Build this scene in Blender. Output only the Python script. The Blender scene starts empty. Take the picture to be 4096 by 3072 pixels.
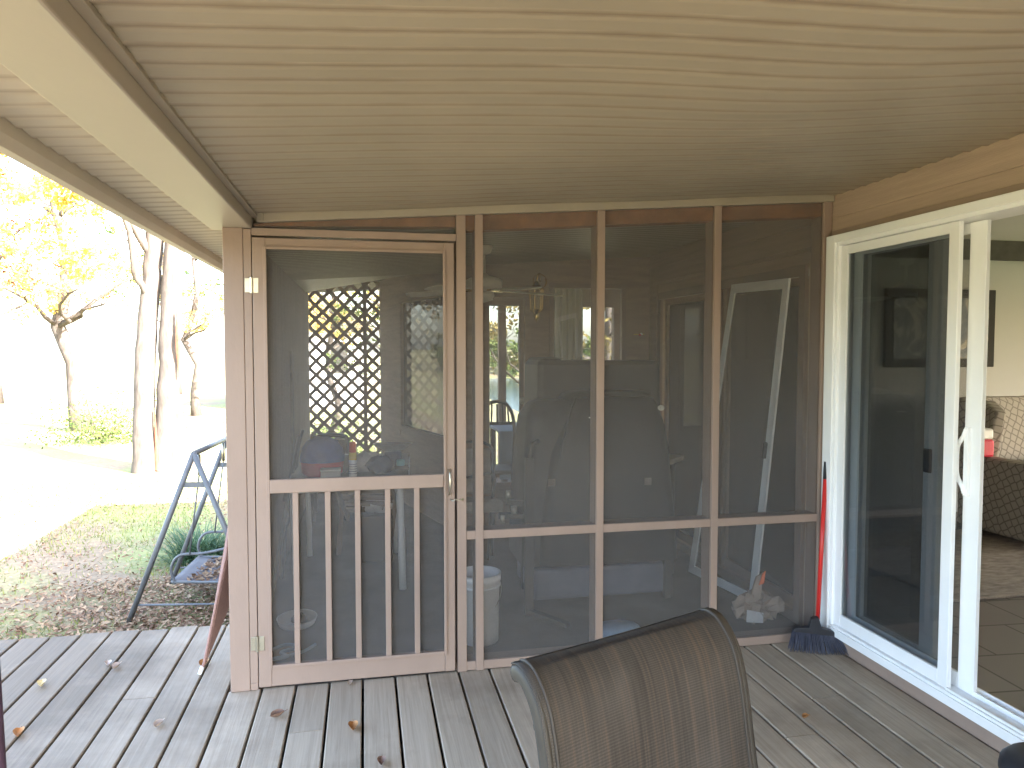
import bpy, math, random
from mathutils import Vector, Matrix
random.seed(7)
sc = bpy.context.scene
C = sc.collection
R = math.radians
# ---------------------------------------------------------------- camera
cam = bpy.data.cameras.new('camera'); co = bpy.data.objects.new('camera', cam); C.objects.link(co)
cam.sensor_width = 36.0; cam.lens = 25.585
co.location = (0, 0, 1.58); co.rotation_euler = (R(90 - 2.68), 0, -0.2)
cam.clip_start = 0.05; cam.clip_end = 1500
sc.camera = co
# ---------------------------------------------------------------- light
SUN_E, SUN_AZ = 35.0, -45.0           # elevation; azimuth of the sun measured from +x towards +y
sd = Vector((math.cos(R(SUN_E)) * math.cos(R(SUN_AZ)), math.cos(R(SUN_E)) * math.sin(R(SUN_AZ)), math.sin(R(SUN_E))))
sun = bpy.data.lights.new('sun', 'SUN'); so = bpy.data.objects.new('sun', sun); C.objects.link(so)
sun.energy = 4.2; sun.angle = R(0.5); sun.color = (1.0, 0.94, 0.86)
so.rotation_euler = sd.to_track_quat('Z', 'Y').to_euler(); so.location = (20, -12, 20)
w = bpy.data.worlds.new('World'); sc.world = w; w.use_nodes = True
nt = w.node_tree; bg = nt.nodes['Background']
sk = nt.nodes.new('ShaderNodeTexSky'); sk.sky_type = 'NISHITA'; sk.sun_disc = False
sk.sun_elevation = R(SUN_E); sk.sun_rotation = R(90 - SUN_AZ); sk.air_density = 1.0; sk.dust_density = 2.5; sk.ozone_density = 0.6
nt.links.new(sk.outputs[0], bg.inputs[0]); bg.inputs[1].default_value = 0.15
sc.view_settings.view_transform = 'Standard'; sc.view_settings.look = 'None'
sc.view_settings.exposure = 3.65; sc.view_settings.gamma = 1.0
sc.cycles.max_bounces = 12; sc.cycles.diffuse_bounces = 6; sc.cycles.transparent_max_bounces = 24
sc.cycles.caustics_reflective = False; sc.cycles.caustics_refractive = False

# ---------------------------------------------------------------- materials
def mat(name, col, rough=0.6, var=0.12, scale=6.0, stretch=(1, 1, 1), bump=0.0, bscale=None, metal=0.0, spec=0.4, col2=None, detail=6.0, obj_var=0.0):
    m = bpy.data.materials.new(name); m.use_nodes = True
    n = m.node_tree.nodes; l = m.node_tree.links; b = n['Principled BSDF']
    b.inputs['Roughness'].default_value = rough; b.inputs['Metallic'].default_value = metal
    b.inputs['Specular IOR Level'].default_value = spec
    tc = n.new('ShaderNodeTexCoord'); mp = n.new('ShaderNodeMapping'); mp.inputs['Scale'].default_value = stretch
    l.new(tc.outputs['Object'], mp.inputs[0])
    no = n.new('ShaderNodeTexNoise'); no.inputs['Scale'].default_value = scale; no.inputs['Detail'].default_value = detail
    no.inputs['Roughness'].default_value = 0.6
    l.new(mp.outputs[0], no.inputs['Vector'])
    rp = n.new('ShaderNodeValToRGB'); rp.color_ramp.elements[0].position = 0.3; rp.color_ramp.elements[1].position = 0.7
    c = Vector(col)
    c2 = Vector(col2) if col2 else c * (1 + var)
    c1 = c * (1 - var) if not col2 else c
    rp.color_ramp.elements[0].color = (*c1, 1); rp.color_ramp.elements[1].color = (*c2, 1)
    l.new(no.outputs[0], rp.inputs[0]); l.new(rp.outputs[0], b.inputs['Base Color'])
    if bump:
        nb = n.new('ShaderNodeTexNoise'); nb.inputs['Scale'].default_value = bscale or scale * 6; nb.inputs['Detail'].default_value = 4
        l.new(mp.outputs[0], nb.inputs['Vector'])
        bp = n.new('ShaderNodeBump'); bp.inputs['Strength'].default_value = bump; bp.inputs['Distance'].default_value = 0.01
        l.new(nb.outputs[0], bp.inputs['Height']); l.new(bp.outputs[0], b.inputs['Normal'])
    m['x'] = 0
    return m

M = {}
TAN = (0.335, 0.292, 0.222)
M['vinyl'] = mat('vinyl_ceiling', TAN, 0.42, 0.07, 1.6, (0.6, 2, 1), 0.05, 40, spec=0.45)
M['beam'] = mat('beam_metal', (0.42, 0.37, 0.305), 0.45, 0.05, 2.0, (1, 0.5, 1), 0.04, 60, spec=0.4)
def rib_dirt_shade(m, strength):  # dirt plus groove shade, painted as soft brown stripes along the ribs
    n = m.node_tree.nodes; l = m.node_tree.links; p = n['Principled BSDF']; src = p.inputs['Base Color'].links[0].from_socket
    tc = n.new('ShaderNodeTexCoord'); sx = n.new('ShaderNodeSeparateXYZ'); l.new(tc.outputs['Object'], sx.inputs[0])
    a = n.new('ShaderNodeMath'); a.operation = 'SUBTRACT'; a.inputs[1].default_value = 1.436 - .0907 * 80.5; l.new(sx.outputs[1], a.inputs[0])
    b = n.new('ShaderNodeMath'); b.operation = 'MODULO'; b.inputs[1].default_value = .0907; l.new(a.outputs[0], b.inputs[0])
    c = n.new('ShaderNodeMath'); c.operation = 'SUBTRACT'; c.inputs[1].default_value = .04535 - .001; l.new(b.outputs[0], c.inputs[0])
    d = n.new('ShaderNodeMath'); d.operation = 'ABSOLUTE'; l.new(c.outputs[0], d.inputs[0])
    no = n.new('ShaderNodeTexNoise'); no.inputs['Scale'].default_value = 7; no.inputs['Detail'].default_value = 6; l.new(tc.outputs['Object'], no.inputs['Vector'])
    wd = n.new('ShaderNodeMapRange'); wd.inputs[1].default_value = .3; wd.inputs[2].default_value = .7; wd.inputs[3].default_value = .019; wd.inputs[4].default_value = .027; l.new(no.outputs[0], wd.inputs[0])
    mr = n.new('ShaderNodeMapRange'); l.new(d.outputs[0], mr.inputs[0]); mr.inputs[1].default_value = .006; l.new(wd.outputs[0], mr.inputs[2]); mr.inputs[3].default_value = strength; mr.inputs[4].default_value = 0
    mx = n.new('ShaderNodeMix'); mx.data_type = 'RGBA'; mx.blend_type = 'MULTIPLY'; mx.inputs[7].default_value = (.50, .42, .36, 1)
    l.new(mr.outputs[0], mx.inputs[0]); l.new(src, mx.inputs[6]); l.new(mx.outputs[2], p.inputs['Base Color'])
rib_dirt_shade(M['vinyl'], 1.0)
M['soffit'] = mat('soffit_vinyl', (0.54, 0.485, 0.39), 0.45, 0.05, 2.0)  # lighter than the ceiling vinyl: eave brightness put into the colour
rib_dirt_shade(M['soffit'], .7)
M['fascia'] = mat('fascia_metal', (0.56, 0.50, 0.42), 0.45, 0.07, 3.0)  # lightened likewise, brightness under the eave is in the colour
M['channel'] = mat('channel_metal', (0.33, 0.285, 0.225), 0.5, 0.08, 4.0)
M['trim'] = mat('painted_trim', (0.315, 0.232, 0.188), 0.5, 0.08, 4.0, (1, 1, 0.4), 0.12, 50, spec=0.4)
M['siding'] = mat('brown_siding', (0.42, 0.315, 0.245), 0.62, 0.1, 3.0, (1, 0.6, 12), 0.25, 30)
M['sidingy'] = mat('brown_siding_dark', (0.36, 0.26, 0.20), 0.65, 0.12, 3.0, (1, 1, 8), 0.25, 30)
M['boards'] = mat('inner_boards', (0.30, 0.225, 0.175), 0.7, 0.14, 3.0, (6, 6, .7), 0.2, 30)
M['rawwood'] = mat('raw_wood', (0.30, 0.13, 0.05), 0.7, 0.3, 8.0, (1, 1, 1), 0.2, 40)
M['stud'] = mat('painted_stud', (0.25, 0.175, 0.135), 0.6, 0.12, 5.0, (1, 1, .5), 0.15, 50)
M['white'] = mat('white_vinyl', (0.88, 0.885, 0.89), 0.3, 0.025, 5.0, (1, 1, 1), 0, spec=0.5)
M['whiteplastic'] = mat('white_plastic', (0.84, 0.86, 0.88), 0.35, 0.04, 6.0)
M['steel'] = mat('zinc_steel', (0.50, 0.47, 0.38), 0.35, 0.12, 30, metal=1.0)
M['brass'] = mat('brass', (0.75, 0.52, 0.18), 0.22, 0.1, 20, metal=1.0)
M['red'] = mat('red_paint', (0.62, 0.035, 0.03), 0.3, 0.08, 8.0)
M['black'] = mat('black_plastic', (0.025, 0.025, 0.03), 0.4, 0.1, 8.0)
M['navy'] = mat('broom_bristle', (0.075, 0.078, 0.105), 0.3, 0.45, 40, (1, 1, 0.05), 0.2, 60)
M['cover'] = mat('black_vinyl_cover', (0.028, 0.027, 0.026), 0.5, 0.3, 4.0, (1, 1, 1), 0.5, 9)
M['cover2'] = mat('charcoal_cover', (0.05, 0.048, 0.047), 0.55, 0.25, 5.0, (1, 1, 1), 0.4, 8)
M['bronze'] = mat('bronze_frame', (0.05, 0.046, 0.04), 0.5, 0.15, 12, spec=0.25)
M['greymetal'] = mat('swing_metal', (0.13, 0.135, 0.14), 0.42, 0.15, 10)
M['swingsling'] = mat('swing_sling', (0.13, 0.125, 0.13), 0.7, 0.1, 10)
M['redmesh'] = mat('red_brown_mesh', (0.33, 0.20, 0.17), 0.75, 0.12, 60, (1, 1, 1), 0.4, 200)
M['bark'] = mat('bark', (0.085, 0.07, 0.06), 0.9, 0.45, 5, (2.5, 2.5, .6), 0.9, 6)
M['darkbark'] = mat('rotten_bark', (0.16, 0.06, 0.035), 0.9, 0.3, 8)
M['shingle'] = mat('roof_shingle', (0.10, 0.095, 0.09), 0.9, 0.25, 8)
M['roomwall'] = mat('room_wall', (0.55, 0.555, 0.565), 0.8, 0.03, 2)
M['roomceil'] = mat('room_ceiling', (0.62, 0.62, 0.63), 0.85, 0.03, 2)
M['carpet'] = mat('porch_carpet', (0.145, 0.125, 0.11), 0.95, 0.2, 3, (1, 1, 1), 0.4, 150)
M['rug'] = mat('shag_rug', (0.36, 0.31, 0.275), 0.95, 0.35, 12, (1, 2.5, 1), 0.9, 80)
M['dark'] = mat('dark_interior', (0.03, 0.028, 0.026), 0.8, 0.2, 4)
M['teal'] = mat('teal_plastic', (0.25, 0.55, 0.62), 0.3, 0.05, 5)
M['blue'] = mat('navy_fabric', (0.06, 0.11, 0.42), 0.6, 0.2, 10, (1, 1, 1), 0.3, 30)
M['crimson'] = mat('red_fabric', (0.65, 0.04, 0.08), 0.5, 0.15, 10)
M['orange'] = mat('orange_plastic', (0.80, 0.14, 0.03), 0.35, 0.05, 10)
M['yellow'] = mat('yellow_label', (0.80, 0.60, 0.05), 0.4, 0.05, 10)
M['greytable'] = mat('grey_board', (0.30, 0.27, 0.25), 0.5, 0.1, 6)
M['woodgrey'] = mat('weathered_slats', (0.22, 0.19, 0.165), 0.7, 0.2, 8, (1, 1, 1), 0.3, 30)
M['cream'] = mat('fan_cream', (0.70, 0.67, 0.58), 0.4, 0.06, 5)
M['paperbag'] = mat('paper_bag', (0.42, 0.33, 0.27), 0.75, 0.2, 9, (1, 1, 1), 0.9, 14)
M['whitebag'] = mat('white_plastic_bag', (0.66, 0.66, 0.68), 0.4, 0.12, 14, (1, 1, 1), 0.9, 16)
M['cushion'] = mat('beige_cushion', (0.36, 0.31, 0.26), 0.85, 0.15, 10)
M['darkblue'] = mat('dark_blue_tote', (0.05, 0.07, 0.15), 0.4, 0.1, 8)
M['tubgrey'] = mat('blue_grey_plastic', (0.11, 0.12, 0.16), .5, .2, 6)
M['bluecloth'] = mat('light_blue_cloth', (0.25, 0.36, 0.50), 0.8, 0.15, 6)
M['darkpurple'] = mat('dark_purple_pole', (0.055, 0.03, 0.055), 0.5, 0.1, 8)
M['clear'] = mat('milky_plastic', (0.45, 0.46, 0.48), 0.3, 0.1, 10)
M['whitehouse'] = mat('white_lap_siding', (0.72, 0.72, 0.70), 0.7, 0.05, 3, (1, 1, 8))

def leafmat(name, a, b, trans=0.35):
    m = bpy.data.materials.new(name); m.use_nodes = True
    n = m.node_tree.nodes; l = m.node_tree.links; p = n['Principled BSDF']
    gi = n.new('ShaderNodeNewGeometry'); rp = n.new('ShaderNodeValToRGB')
    rp.color_ramp.elements[0].color = (*a, 1); rp.color_ramp.elements[1].color = (*b, 1)
    l.new(gi.outputs['Random Per Island'], rp.inputs[0]); l.new(rp.outputs[0], p.inputs['Base Color'])
    p.inputs['Roughness'].default_value = 0.7; p.inputs['Specular IOR Level'].default_value = 0.2
    tr = n.new('ShaderNodeBsdfTranslucent'); l.new(rp.outputs[0], tr.inputs[0])
    mx = n.new('ShaderNodeMixShader'); mx.inputs[0].default_value = trans
    l.new(p.outputs[0], mx.inputs[1]); l.new(tr.outputs[0], mx.inputs[2]); l.new(mx.outputs[0], n['Material Output'].inputs[0])
    return m
M['sheer'] = leafmat('sheer_cloth', (0.42, 0.40, 0.37), (0.42, 0.40, 0.37), 0.5)
M['lyellow'] = leafmat('yellow_leaves', (0.58, 0.36, 0.07), (0.72, 0.58, 0.20))
M['lred'] = leafmat('red_leaves', (0.24, 0.05, 0.02), (0.34, 0.13, 0.03))
M['lgreen'] = leafmat('green_leaves', (0.07, 0.11, 0.03), (0.16, 0.20, 0.05))
M['lbush'] = leafmat('bush_leaves', (0.05, 0.09, 0.025), (0.15, 0.18, 0.05))
M['llake'] = leafmat('lake_tree_leaves', (0.10, 0.085, 0.03), (0.32, 0.25, 0.09))
M['lgrass'] = leafmat('strap_leaves', (0.055, 0.12, 0.07), (0.17, 0.25, 0.12), 0.25)
M['litter'] = leafmat('litter_leaves', (0.13, 0.065, 0.04), (0.46, 0.33, 0.21), 0.1)
M['lawnblade'] = leafmat('lawn_blades', (0.12, 0.17, 0.04), (0.32, 0.33, 0.10), 0.2)

def glass(name, tint=(0.86, 0.89, 0.90), ior=0.075, k=0.9):
    m = bpy.data.materials.new(name); m.use_nodes = True
    n = m.node_tree.nodes; l = m.node_tree.links; n.remove(n['Principled BSDF'])
    t = n.new('ShaderNodeBsdfTransparent'); t.inputs[0].default_value = (*tint, 1)
    g = n.new('ShaderNodeBsdfGlossy'); g.inputs['Roughness'].default_value = 0.0
    f = n.new('ShaderNodeLayerWeight'); f.inputs[0].default_value = 0.5
    pw = n.new('ShaderNodeMath'); pw.operation = 'POWER'; pw.inputs[1].default_value = 5; l.new(f.outputs['Facing'], pw.inputs[0])
    ma = n.new('ShaderNodeMath'); ma.operation = 'MULTIPLY_ADD'; ma.inputs[1].default_value = k; ma.inputs[2].default_value = ior; l.new(pw.outputs[0], ma.inputs[0])
    mx = n.new('ShaderNodeMixShader'); l.new(ma.outputs[0], mx.inputs[0]); l.new(t.outputs[0], mx.inputs[1]); l.new(g.outputs[0], mx.inputs[2])
    l.new(mx.outputs[0], n['Material Output'].inputs[0])
    return m
M['glass'] = glass('window_glass')
M['glassdark'] = glass('dark_window_glass', (0.05, 0.052, 0.055), ior=.02, k=.15)
M['glasstint'] = glass('tinted_window_glass', (0.46, 0.49, 0.51), ior=.09)
def screenmat():
    m = bpy.data.materials.new('insect_screen'); m.use_nodes = True
    n = m.node_tree.nodes; l = m.node_tree.links; p = n['Principled BSDF']
    p.inputs['Base Color'].default_value = (0.178, 0.170, 0.166, 1); p.inputs['Roughness'].default_value = 0.6
    t = n.new('ShaderNodeBsdfTransparent')
    tc = n.new('ShaderNodeTexCoord'); no = n.new('ShaderNodeTexNoise'); no.inputs['Scale'].default_value = 2.2; no.inputs['Detail'].default_value = 5
    l.new(tc.outputs['Object'], no.inputs['Vector'])
    no2 = n.new('ShaderNodeTexNoise'); no2.inputs['Scale'].default_value = 130; no2.inputs['Detail'].default_value = 2
    l.new(tc.outputs['Object'], no2.inputs['Vector'])
    ad = n.new('ShaderNodeMath'); ad.operation = 'MULTIPLY_ADD'; ad.inputs[1].default_value = 0.14; ad.inputs[2].default_value = 0.28
    l.new(no.outputs[0], ad.inputs[0])
    a2 = n.new('ShaderNodeMath'); a2.operation = 'MULTIPLY_ADD'; a2.inputs[1].default_value = 0.10
    l.new(no2.outputs[0], a2.inputs[0]); l.new(ad.outputs[0], a2.inputs[2])
    mx = n.new('ShaderNodeMixShader'); l.new(a2.outputs[0], mx.inputs[0]); l.new(t.outputs[0], mx.inputs[1]); l.new(p.outputs[0], mx.inputs[2])
    l.new(mx.outputs[0], n['Material Output'].inputs[0]); return m
M['screen'] = screenmat()

def deckmat():
    m = bpy.data.materials.new('weathered_deck_boards'); m.use_nodes = True
    n = m.node_tree.nodes; l = m.node_tree.links; p = n['Principled BSDF']
    tc = n.new('ShaderNodeTexCoord'); sx = n.new('ShaderNodeSeparateXYZ'); l.new(tc.outputs['Object'], sx.inputs[0])
    gi = n.new('ShaderNodeNewGeometry')
    # grain: stretched along the board, shifted per board
    cm = n.new('ShaderNodeCombineXYZ')
    a = n.new('ShaderNodeMath'); a.operation = 'MULTIPLY'; a.inputs[1].default_value = 60; l.new(gi.outputs['Random Per Island'], a.inputs[0])
    mp = n.new('ShaderNodeMapping'); mp.inputs['Scale'].default_value = (38, 1.1, 1); l.new(tc.outputs['Object'], mp.inputs[0])
    l.new(a.outputs[0], cm.inputs[0]); l.new(a.outputs[0], cm.inputs[1]); l.new(cm.outputs[0], mp.inputs['Location'])
    g = n.new('ShaderNodeTexNoise'); g.inputs['Scale'].default_value = 1.6; g.inputs['Detail'].default_value = 9; g.inputs['Distortion'].default_value = 0.6
    g.inputs['Roughness'].default_value = 0.7
    l.new(mp.outputs[0], g.inputs['Vector'])
    rp = n.new('ShaderNodeValToRGB'); e = rp.color_ramp.elements
    e[0].position = 0.3; e[0].color = (0.34, 0.27, 0.195, 1); e[1].position = 0.68; e[1].color = (0.50, 0.41, 0.31, 1)
    l.new(g.outputs[0], rp.inputs[0])
    # damp / dirty patches
    d = n.new('ShaderNodeTexNoise'); d.inputs['Scale'].default_value = 1.7; d.inputs['Detail'].default_value = 7; d.inputs['Roughness'].default_value = .62
    l.new(tc.outputs['Object'], d.inputs['Vector'])
    # dirt more toward the exposed left end
    mr = n.new('ShaderNodeMapRange'); mr.inputs[1].default_value = -0.3; mr.inputs[2].default_value = -1.6; mr.inputs[3].default_value = -0.10; mr.inputs[4].default_value = 0.30
    l.new(sx.outputs[0], mr.inputs[0])
    ad = n.new('ShaderNodeMath'); ad.operation = 'ADD'; l.new(d.outputs[0], ad.inputs[0]); l.new(mr.outputs[0], ad.inputs[1])
    r2 = n.new('ShaderNodeValToRGB'); r2.color_ramp.elements[0].position = 0.42; r2.color_ramp.elements[1].position = 0.76
    r2.color_ramp.elements[0].color = (0, 0, 0, 1); r2.color_ramp.elements[1].color = (1, 1, 1, 1)
    l.new(ad.outputs[0], r2.inputs[0])
    mx = n.new('ShaderNodeMix'); mx.data_type = 'RGBA'; mx.blend_type = 'MULTIPLY'; mx.inputs[7].default_value = (0.46, 0.44, 0.42, 1)
    l.new(r2.outputs[0], mx.inputs[0]); l.new(rp.outputs[0], mx.inputs[6])
    # per-board tone
    v = n.new('ShaderNodeMapRange'); v.inputs[3].default_value = 0.86; v.inputs[4].default_value = 1.12; l.new(gi.outputs['Random Per Island'], v.inputs[0])
    hs = n.new('ShaderNodeHueSaturation'); l.new(v.outputs[0], hs.inputs['Value']); l.new(mx.outputs[2], hs.inputs['Color'])
    l.new(hs.outputs[0], p.inputs['Base Color'])
    p.inputs['Roughness'].default_value = 0.62; p.inputs['Specular IOR Level'].default_value = 0.35
    bp = n.new('ShaderNodeBump'); bp.inputs['Strength'].default_value = 0.35; bp.inputs['Distance'].default_value = 0.004
    l.new(g.outputs[0], bp.inputs['Height']); l.new(bp.outputs[0], p.inputs['Normal'])
    return m
M['deck'] = deckmat()

def groundmat():
    m = bpy.data.materials.new('leafy_lawn'); m.use_nodes = True
    n = m.node_tree.nodes; l = m.node_tree.links; p = n['Principled BSDF']
    tc = n.new('ShaderNodeTexCoord')
    a = n.new('ShaderNodeTexNoise'); a.inputs['Scale'].default_value = 0.55; a.inputs['Detail'].default_value = 6; l.new(tc.outputs['Object'], a.inputs['Vector'])
    b = n.new('ShaderNodeTexNoise'); b.inputs['Scale'].default_value = 14; b.inputs['Detail'].default_value = 8; l.new(tc.outputs['Object'], b.inputs['Vector'])
    r1 = n.new('ShaderNodeValToRGB'); r1.color_ramp.elements[0].color = (0.13, 0.10, 0.065, 1); r1.color_ramp.elements[1].color = (0.36, 0.27, 0.17, 1)
    r2 = n.new('ShaderNodeValToRGB'); r2.color_ramp.elements[0].color = (0.14, 0.17, 0.05, 1); r2.color_ramp.elements[1].color = (0.34, 0.33, 0.14, 1)
    l.new(b.outputs[0], r1.inputs[0]); l.new(b.outputs[0], r2.inputs[0])
    r3 = n.new('ShaderNodeValToRGB'); r3.color_ramp.elements[0].position = 0.42; r3.color_ramp.elements[1].position = 0.56; l.new(a.outputs[0], r3.inputs[0])
    mx = n.new('ShaderNodeMix'); mx.data_type = 'RGBA'; l.new(r3.outputs[0], mx.inputs[0]); l.new(r1.outputs[0], mx.inputs[6]); l.new(r2.outputs[0], mx.inputs[7])
    l.new(mx.outputs[2], p.inputs['Base Color']); p.inputs['Roughness'].default_value = 0.95
    bp = n.new('ShaderNodeBump'); bp.inputs['Strength'].default_value = 0.8; bp.inputs['Distance'].default_value = 0.03
    l.new(b.outputs[0], bp.inputs['Height']); l.new(bp.outputs[0], p.inputs['Normal'])
    return m
M['ground'] = groundmat()

def slingmat():
    m = bpy.data.materials.new('woven_sling'); m.use_nodes = True
    n = m.node_tree.nodes; l = m.node_tree.links; p = n['Principled BSDF']
    uv = n.new('ShaderNodeUVMap')
    mp = n.new('ShaderNodeMapping'); mp.inputs['Scale'].default_value = (46, 1.6, 1); l.new(uv.outputs[0], mp.inputs[0])
    a = n.new('ShaderNodeTexNoise'); a.inputs['Scale'].default_value = 1.0; a.inputs['Detail'].default_value = 6; a.inputs['Roughness'].default_value = .75; l.new(mp.outputs[0], a.inputs['Vector'])
    r = n.new('ShaderNodeValToRGB'); e = r.color_ramp.elements
    e[0].position = 0.30; e[0].color = (0.036, 0.032, 0.029, 1); e[1].position = 0.72; e[1].color = (0.105, 0.092, 0.078, 1)
    k = e.new(0.52); k.color = (0.068, 0.060, 0.053, 1); k = e.new(0.60); k.color = (0.095, 0.072, 0.054, 1)
    l.new(a.outputs[0], r.inputs[0])
    w1 = n.new('ShaderNodeTexWave'); w1.bands_direction = 'Y'; w1.inputs['Scale'].default_value = 55; l.new(uv.outputs[0], w1.inputs['Vector'])
    w2 = n.new('ShaderNodeTexWave'); w2.bands_direction = 'X'; w2.inputs['Scale'].default_value = 55; l.new(uv.outputs[0], w2.inputs['Vector'])
    mu = n.new('ShaderNodeMath'); mu.operation = 'MULTIPLY'; l.new(w1.outputs[1], mu.inputs[0]); l.new(w2.outputs[1], mu.inputs[1])
    mr = n.new('ShaderNodeMapRange'); mr.inputs[3].default_value = 0.72; mr.inputs[4].default_value = 1.25; l.new(mu.outputs[0], mr.inputs[0])
    # dusty patches
    d = n.new('ShaderNodeTexNoise'); d.inputs['Scale'].default_value = 3.0; d.inputs['Detail'].default_value = 5; l.new(uv.outputs[0], d.inputs['Vector'])
    dr = n.new('ShaderNodeMapRange'); dr.inputs[1].default_value = 0.45; dr.inputs[2].default_value = 0.75; dr.inputs[3].default_value = 0; dr.inputs[4].default_value = 0.5; l.new(d.outputs[0], dr.inputs[0])
    mx = n.new('ShaderNodeMix'); mx.data_type = 'RGBA'; l.new(dr.outputs[0], mx.inputs[0]); l.new(r.outputs[0], mx.inputs[6]); mx.inputs[7].default_value = (0.13, 0.12, 0.11, 1)
    hs = n.new('ShaderNodeHueSaturation'); l.new(mr.outputs[0], hs.inputs['Value']); l.new(mx.outputs[2], hs.inputs['Color']); l.new(hs.outputs[0], p.inputs['Base Color'])
    p.inputs['Roughness'].default_value = 0.55; p.inputs['Specular IOR Level'].default_value = 0.3
    bp = n.new('ShaderNodeBump'); bp.inputs['Strength'].default_value = 0.5; bp.inputs['Distance'].default_value = 0.001; l.new(mu.outputs[0], bp.inputs['Height']); l.new(bp.outputs[0], p.inputs['Normal'])
    return m
M['sling'] = slingmat()

def tilemat():
    m = bpy.data.materials.new('floor_tile'); m.use_nodes = True
    n = m.node_tree.nodes; l = m.node_tree.links; p = n['Principled BSDF']
    tc = n.new('ShaderNodeTexCoord'); mp = n.new('ShaderNodeMapping'); mp.inputs['Rotation'].default_value = (0, 0, R(4)); l.new(tc.outputs['Object'], mp.inputs[0])
    br = n.new('ShaderNodeTexBrick'); br.inputs['Scale'].default_value = 1.0; br.inputs['Brick Width'].default_value = 0.36; br.inputs['Row Height'].default_value = 0.36
    br.inputs['Mortar Size'].default_value = 0.006; br.inputs['Color1'].default_value = (0.26, 0.235, 0.225, 1); br.inputs['Color2'].default_value = (0.285, 0.26, 0.245, 1)
    br.inputs['Mortar'].default_value = (0.10, 0.09, 0.08, 1); l.new(mp.outputs[0], br.inputs[0]); l.new(br.outputs[0], p.inputs['Base Color'])
    p.inputs['Roughness'].default_value = 0.35; return m
M['tile'] = tilemat()
def hexmat():
    m = bpy.data.materials.new('ring_pattern_upholstery'); m.use_nodes = True
    n = m.node_tree.nodes; l = m.node_tree.links; p = n['Principled BSDF']
    tc = n.new('ShaderNodeTexCoord'); v = n.new('ShaderNodeTexVoronoi'); v.voronoi_dimensions = '2D'; v.feature = 'DISTANCE_TO_EDGE'; v.inputs['Scale'].default_value = 17; v.inputs['Randomness'].default_value = 0.3
    sx = n.new('ShaderNodeSeparateXYZ'); l.new(tc.outputs['Object'], sx.inputs[0]); aa = n.new('ShaderNodeMath'); aa.operation = 'ADD'; l.new(sx.outputs[0], aa.inputs[0]); l.new(sx.outputs[1], aa.inputs[1])
    cc = n.new('ShaderNodeCombineXYZ'); l.new(aa.outputs[0], cc.inputs[0]); l.new(sx.outputs[2], cc.inputs[1]); mm = n.new('ShaderNodeMapping'); mm.inputs['Rotation'].default_value = (0, 0, R(30)); l.new(cc.outputs[0], mm.inputs[0]); l.new(mm.outputs[0], v.inputs['Vector'])
    r = n.new('ShaderNodeValToRGB'); r.color_ramp.elements[0].position = 0.05; r.color_ramp.elements[1].position = 0.12
    r.color_ramp.elements[0].color = (0.24, 0.215, 0.20, 1); r.color_ramp.elements[1].color = (0.46, 0.425, 0.39, 1)
    l.new(v.outputs[0], r.inputs[0]); l.new(r.outputs[0], p.inputs['Base Color']); p.inputs['Roughness'].default_value = 0.9; return m
M['hex'] = hexmat()
def artmat():
    m = bpy.data.materials.new('swirl_picture'); m.use_nodes = True
    n = m.node_tree.nodes; l = m.node_tree.links; p = n['Principled BSDF']
    tc = n.new('ShaderNodeTexCoord'); v = n.new('ShaderNodeTexNoise'); v.inputs['Scale'].default_value = 3; v.inputs['Distortion'].default_value = 3; v.inputs['Detail'].default_value = 3
    l.new(tc.outputs['Object'], v.inputs['Vector'])
    r = n.new('ShaderNodeValToRGB'); e = r.color_ramp.elements; e[0].position = 0.35; e[0].color = (0.02, 0.05, 0.08, 1); e[1].position = 0.62; e[1].color = (0.45, 0.42, 0.36, 1)
    k = e.new(0.5); k.color = (0.10, 0.12, 0.13, 1)
    l.new(v.outputs[0], r.inputs[0]); l.new(r.outputs[0], p.inputs['Base Color']); return m
M['art'] = artmat()
def watermat():
    m = bpy.data.materials.new('lake_water'); m.use_nodes = True
    n = m.node_tree.nodes; l = m.node_tree.links; p = n['Principled BSDF']
    p.inputs['Base Color'].default_value = (0.03, 0.05, 0.06, 1); p.inputs['Roughness'].default_value = 0.12
    tc = n.new('ShaderNodeTexCoord'); v = n.new('ShaderNodeTexNoise'); v.inputs['Scale'].default_value = 1.5; v.inputs['Detail'].default_value = 4; l.new(tc.outputs['Object'], v.inputs['Vector'])
    bp = n.new('ShaderNodeBump'); bp.inputs['Strength'].default_value = 0.3; bp.inputs['Distance'].default_value = 0.1; l.new(v.outputs[0], bp.inputs['Height']); l.new(bp.outputs[0], p.inputs['Normal']); return m
M['water'] = watermat()

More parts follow.
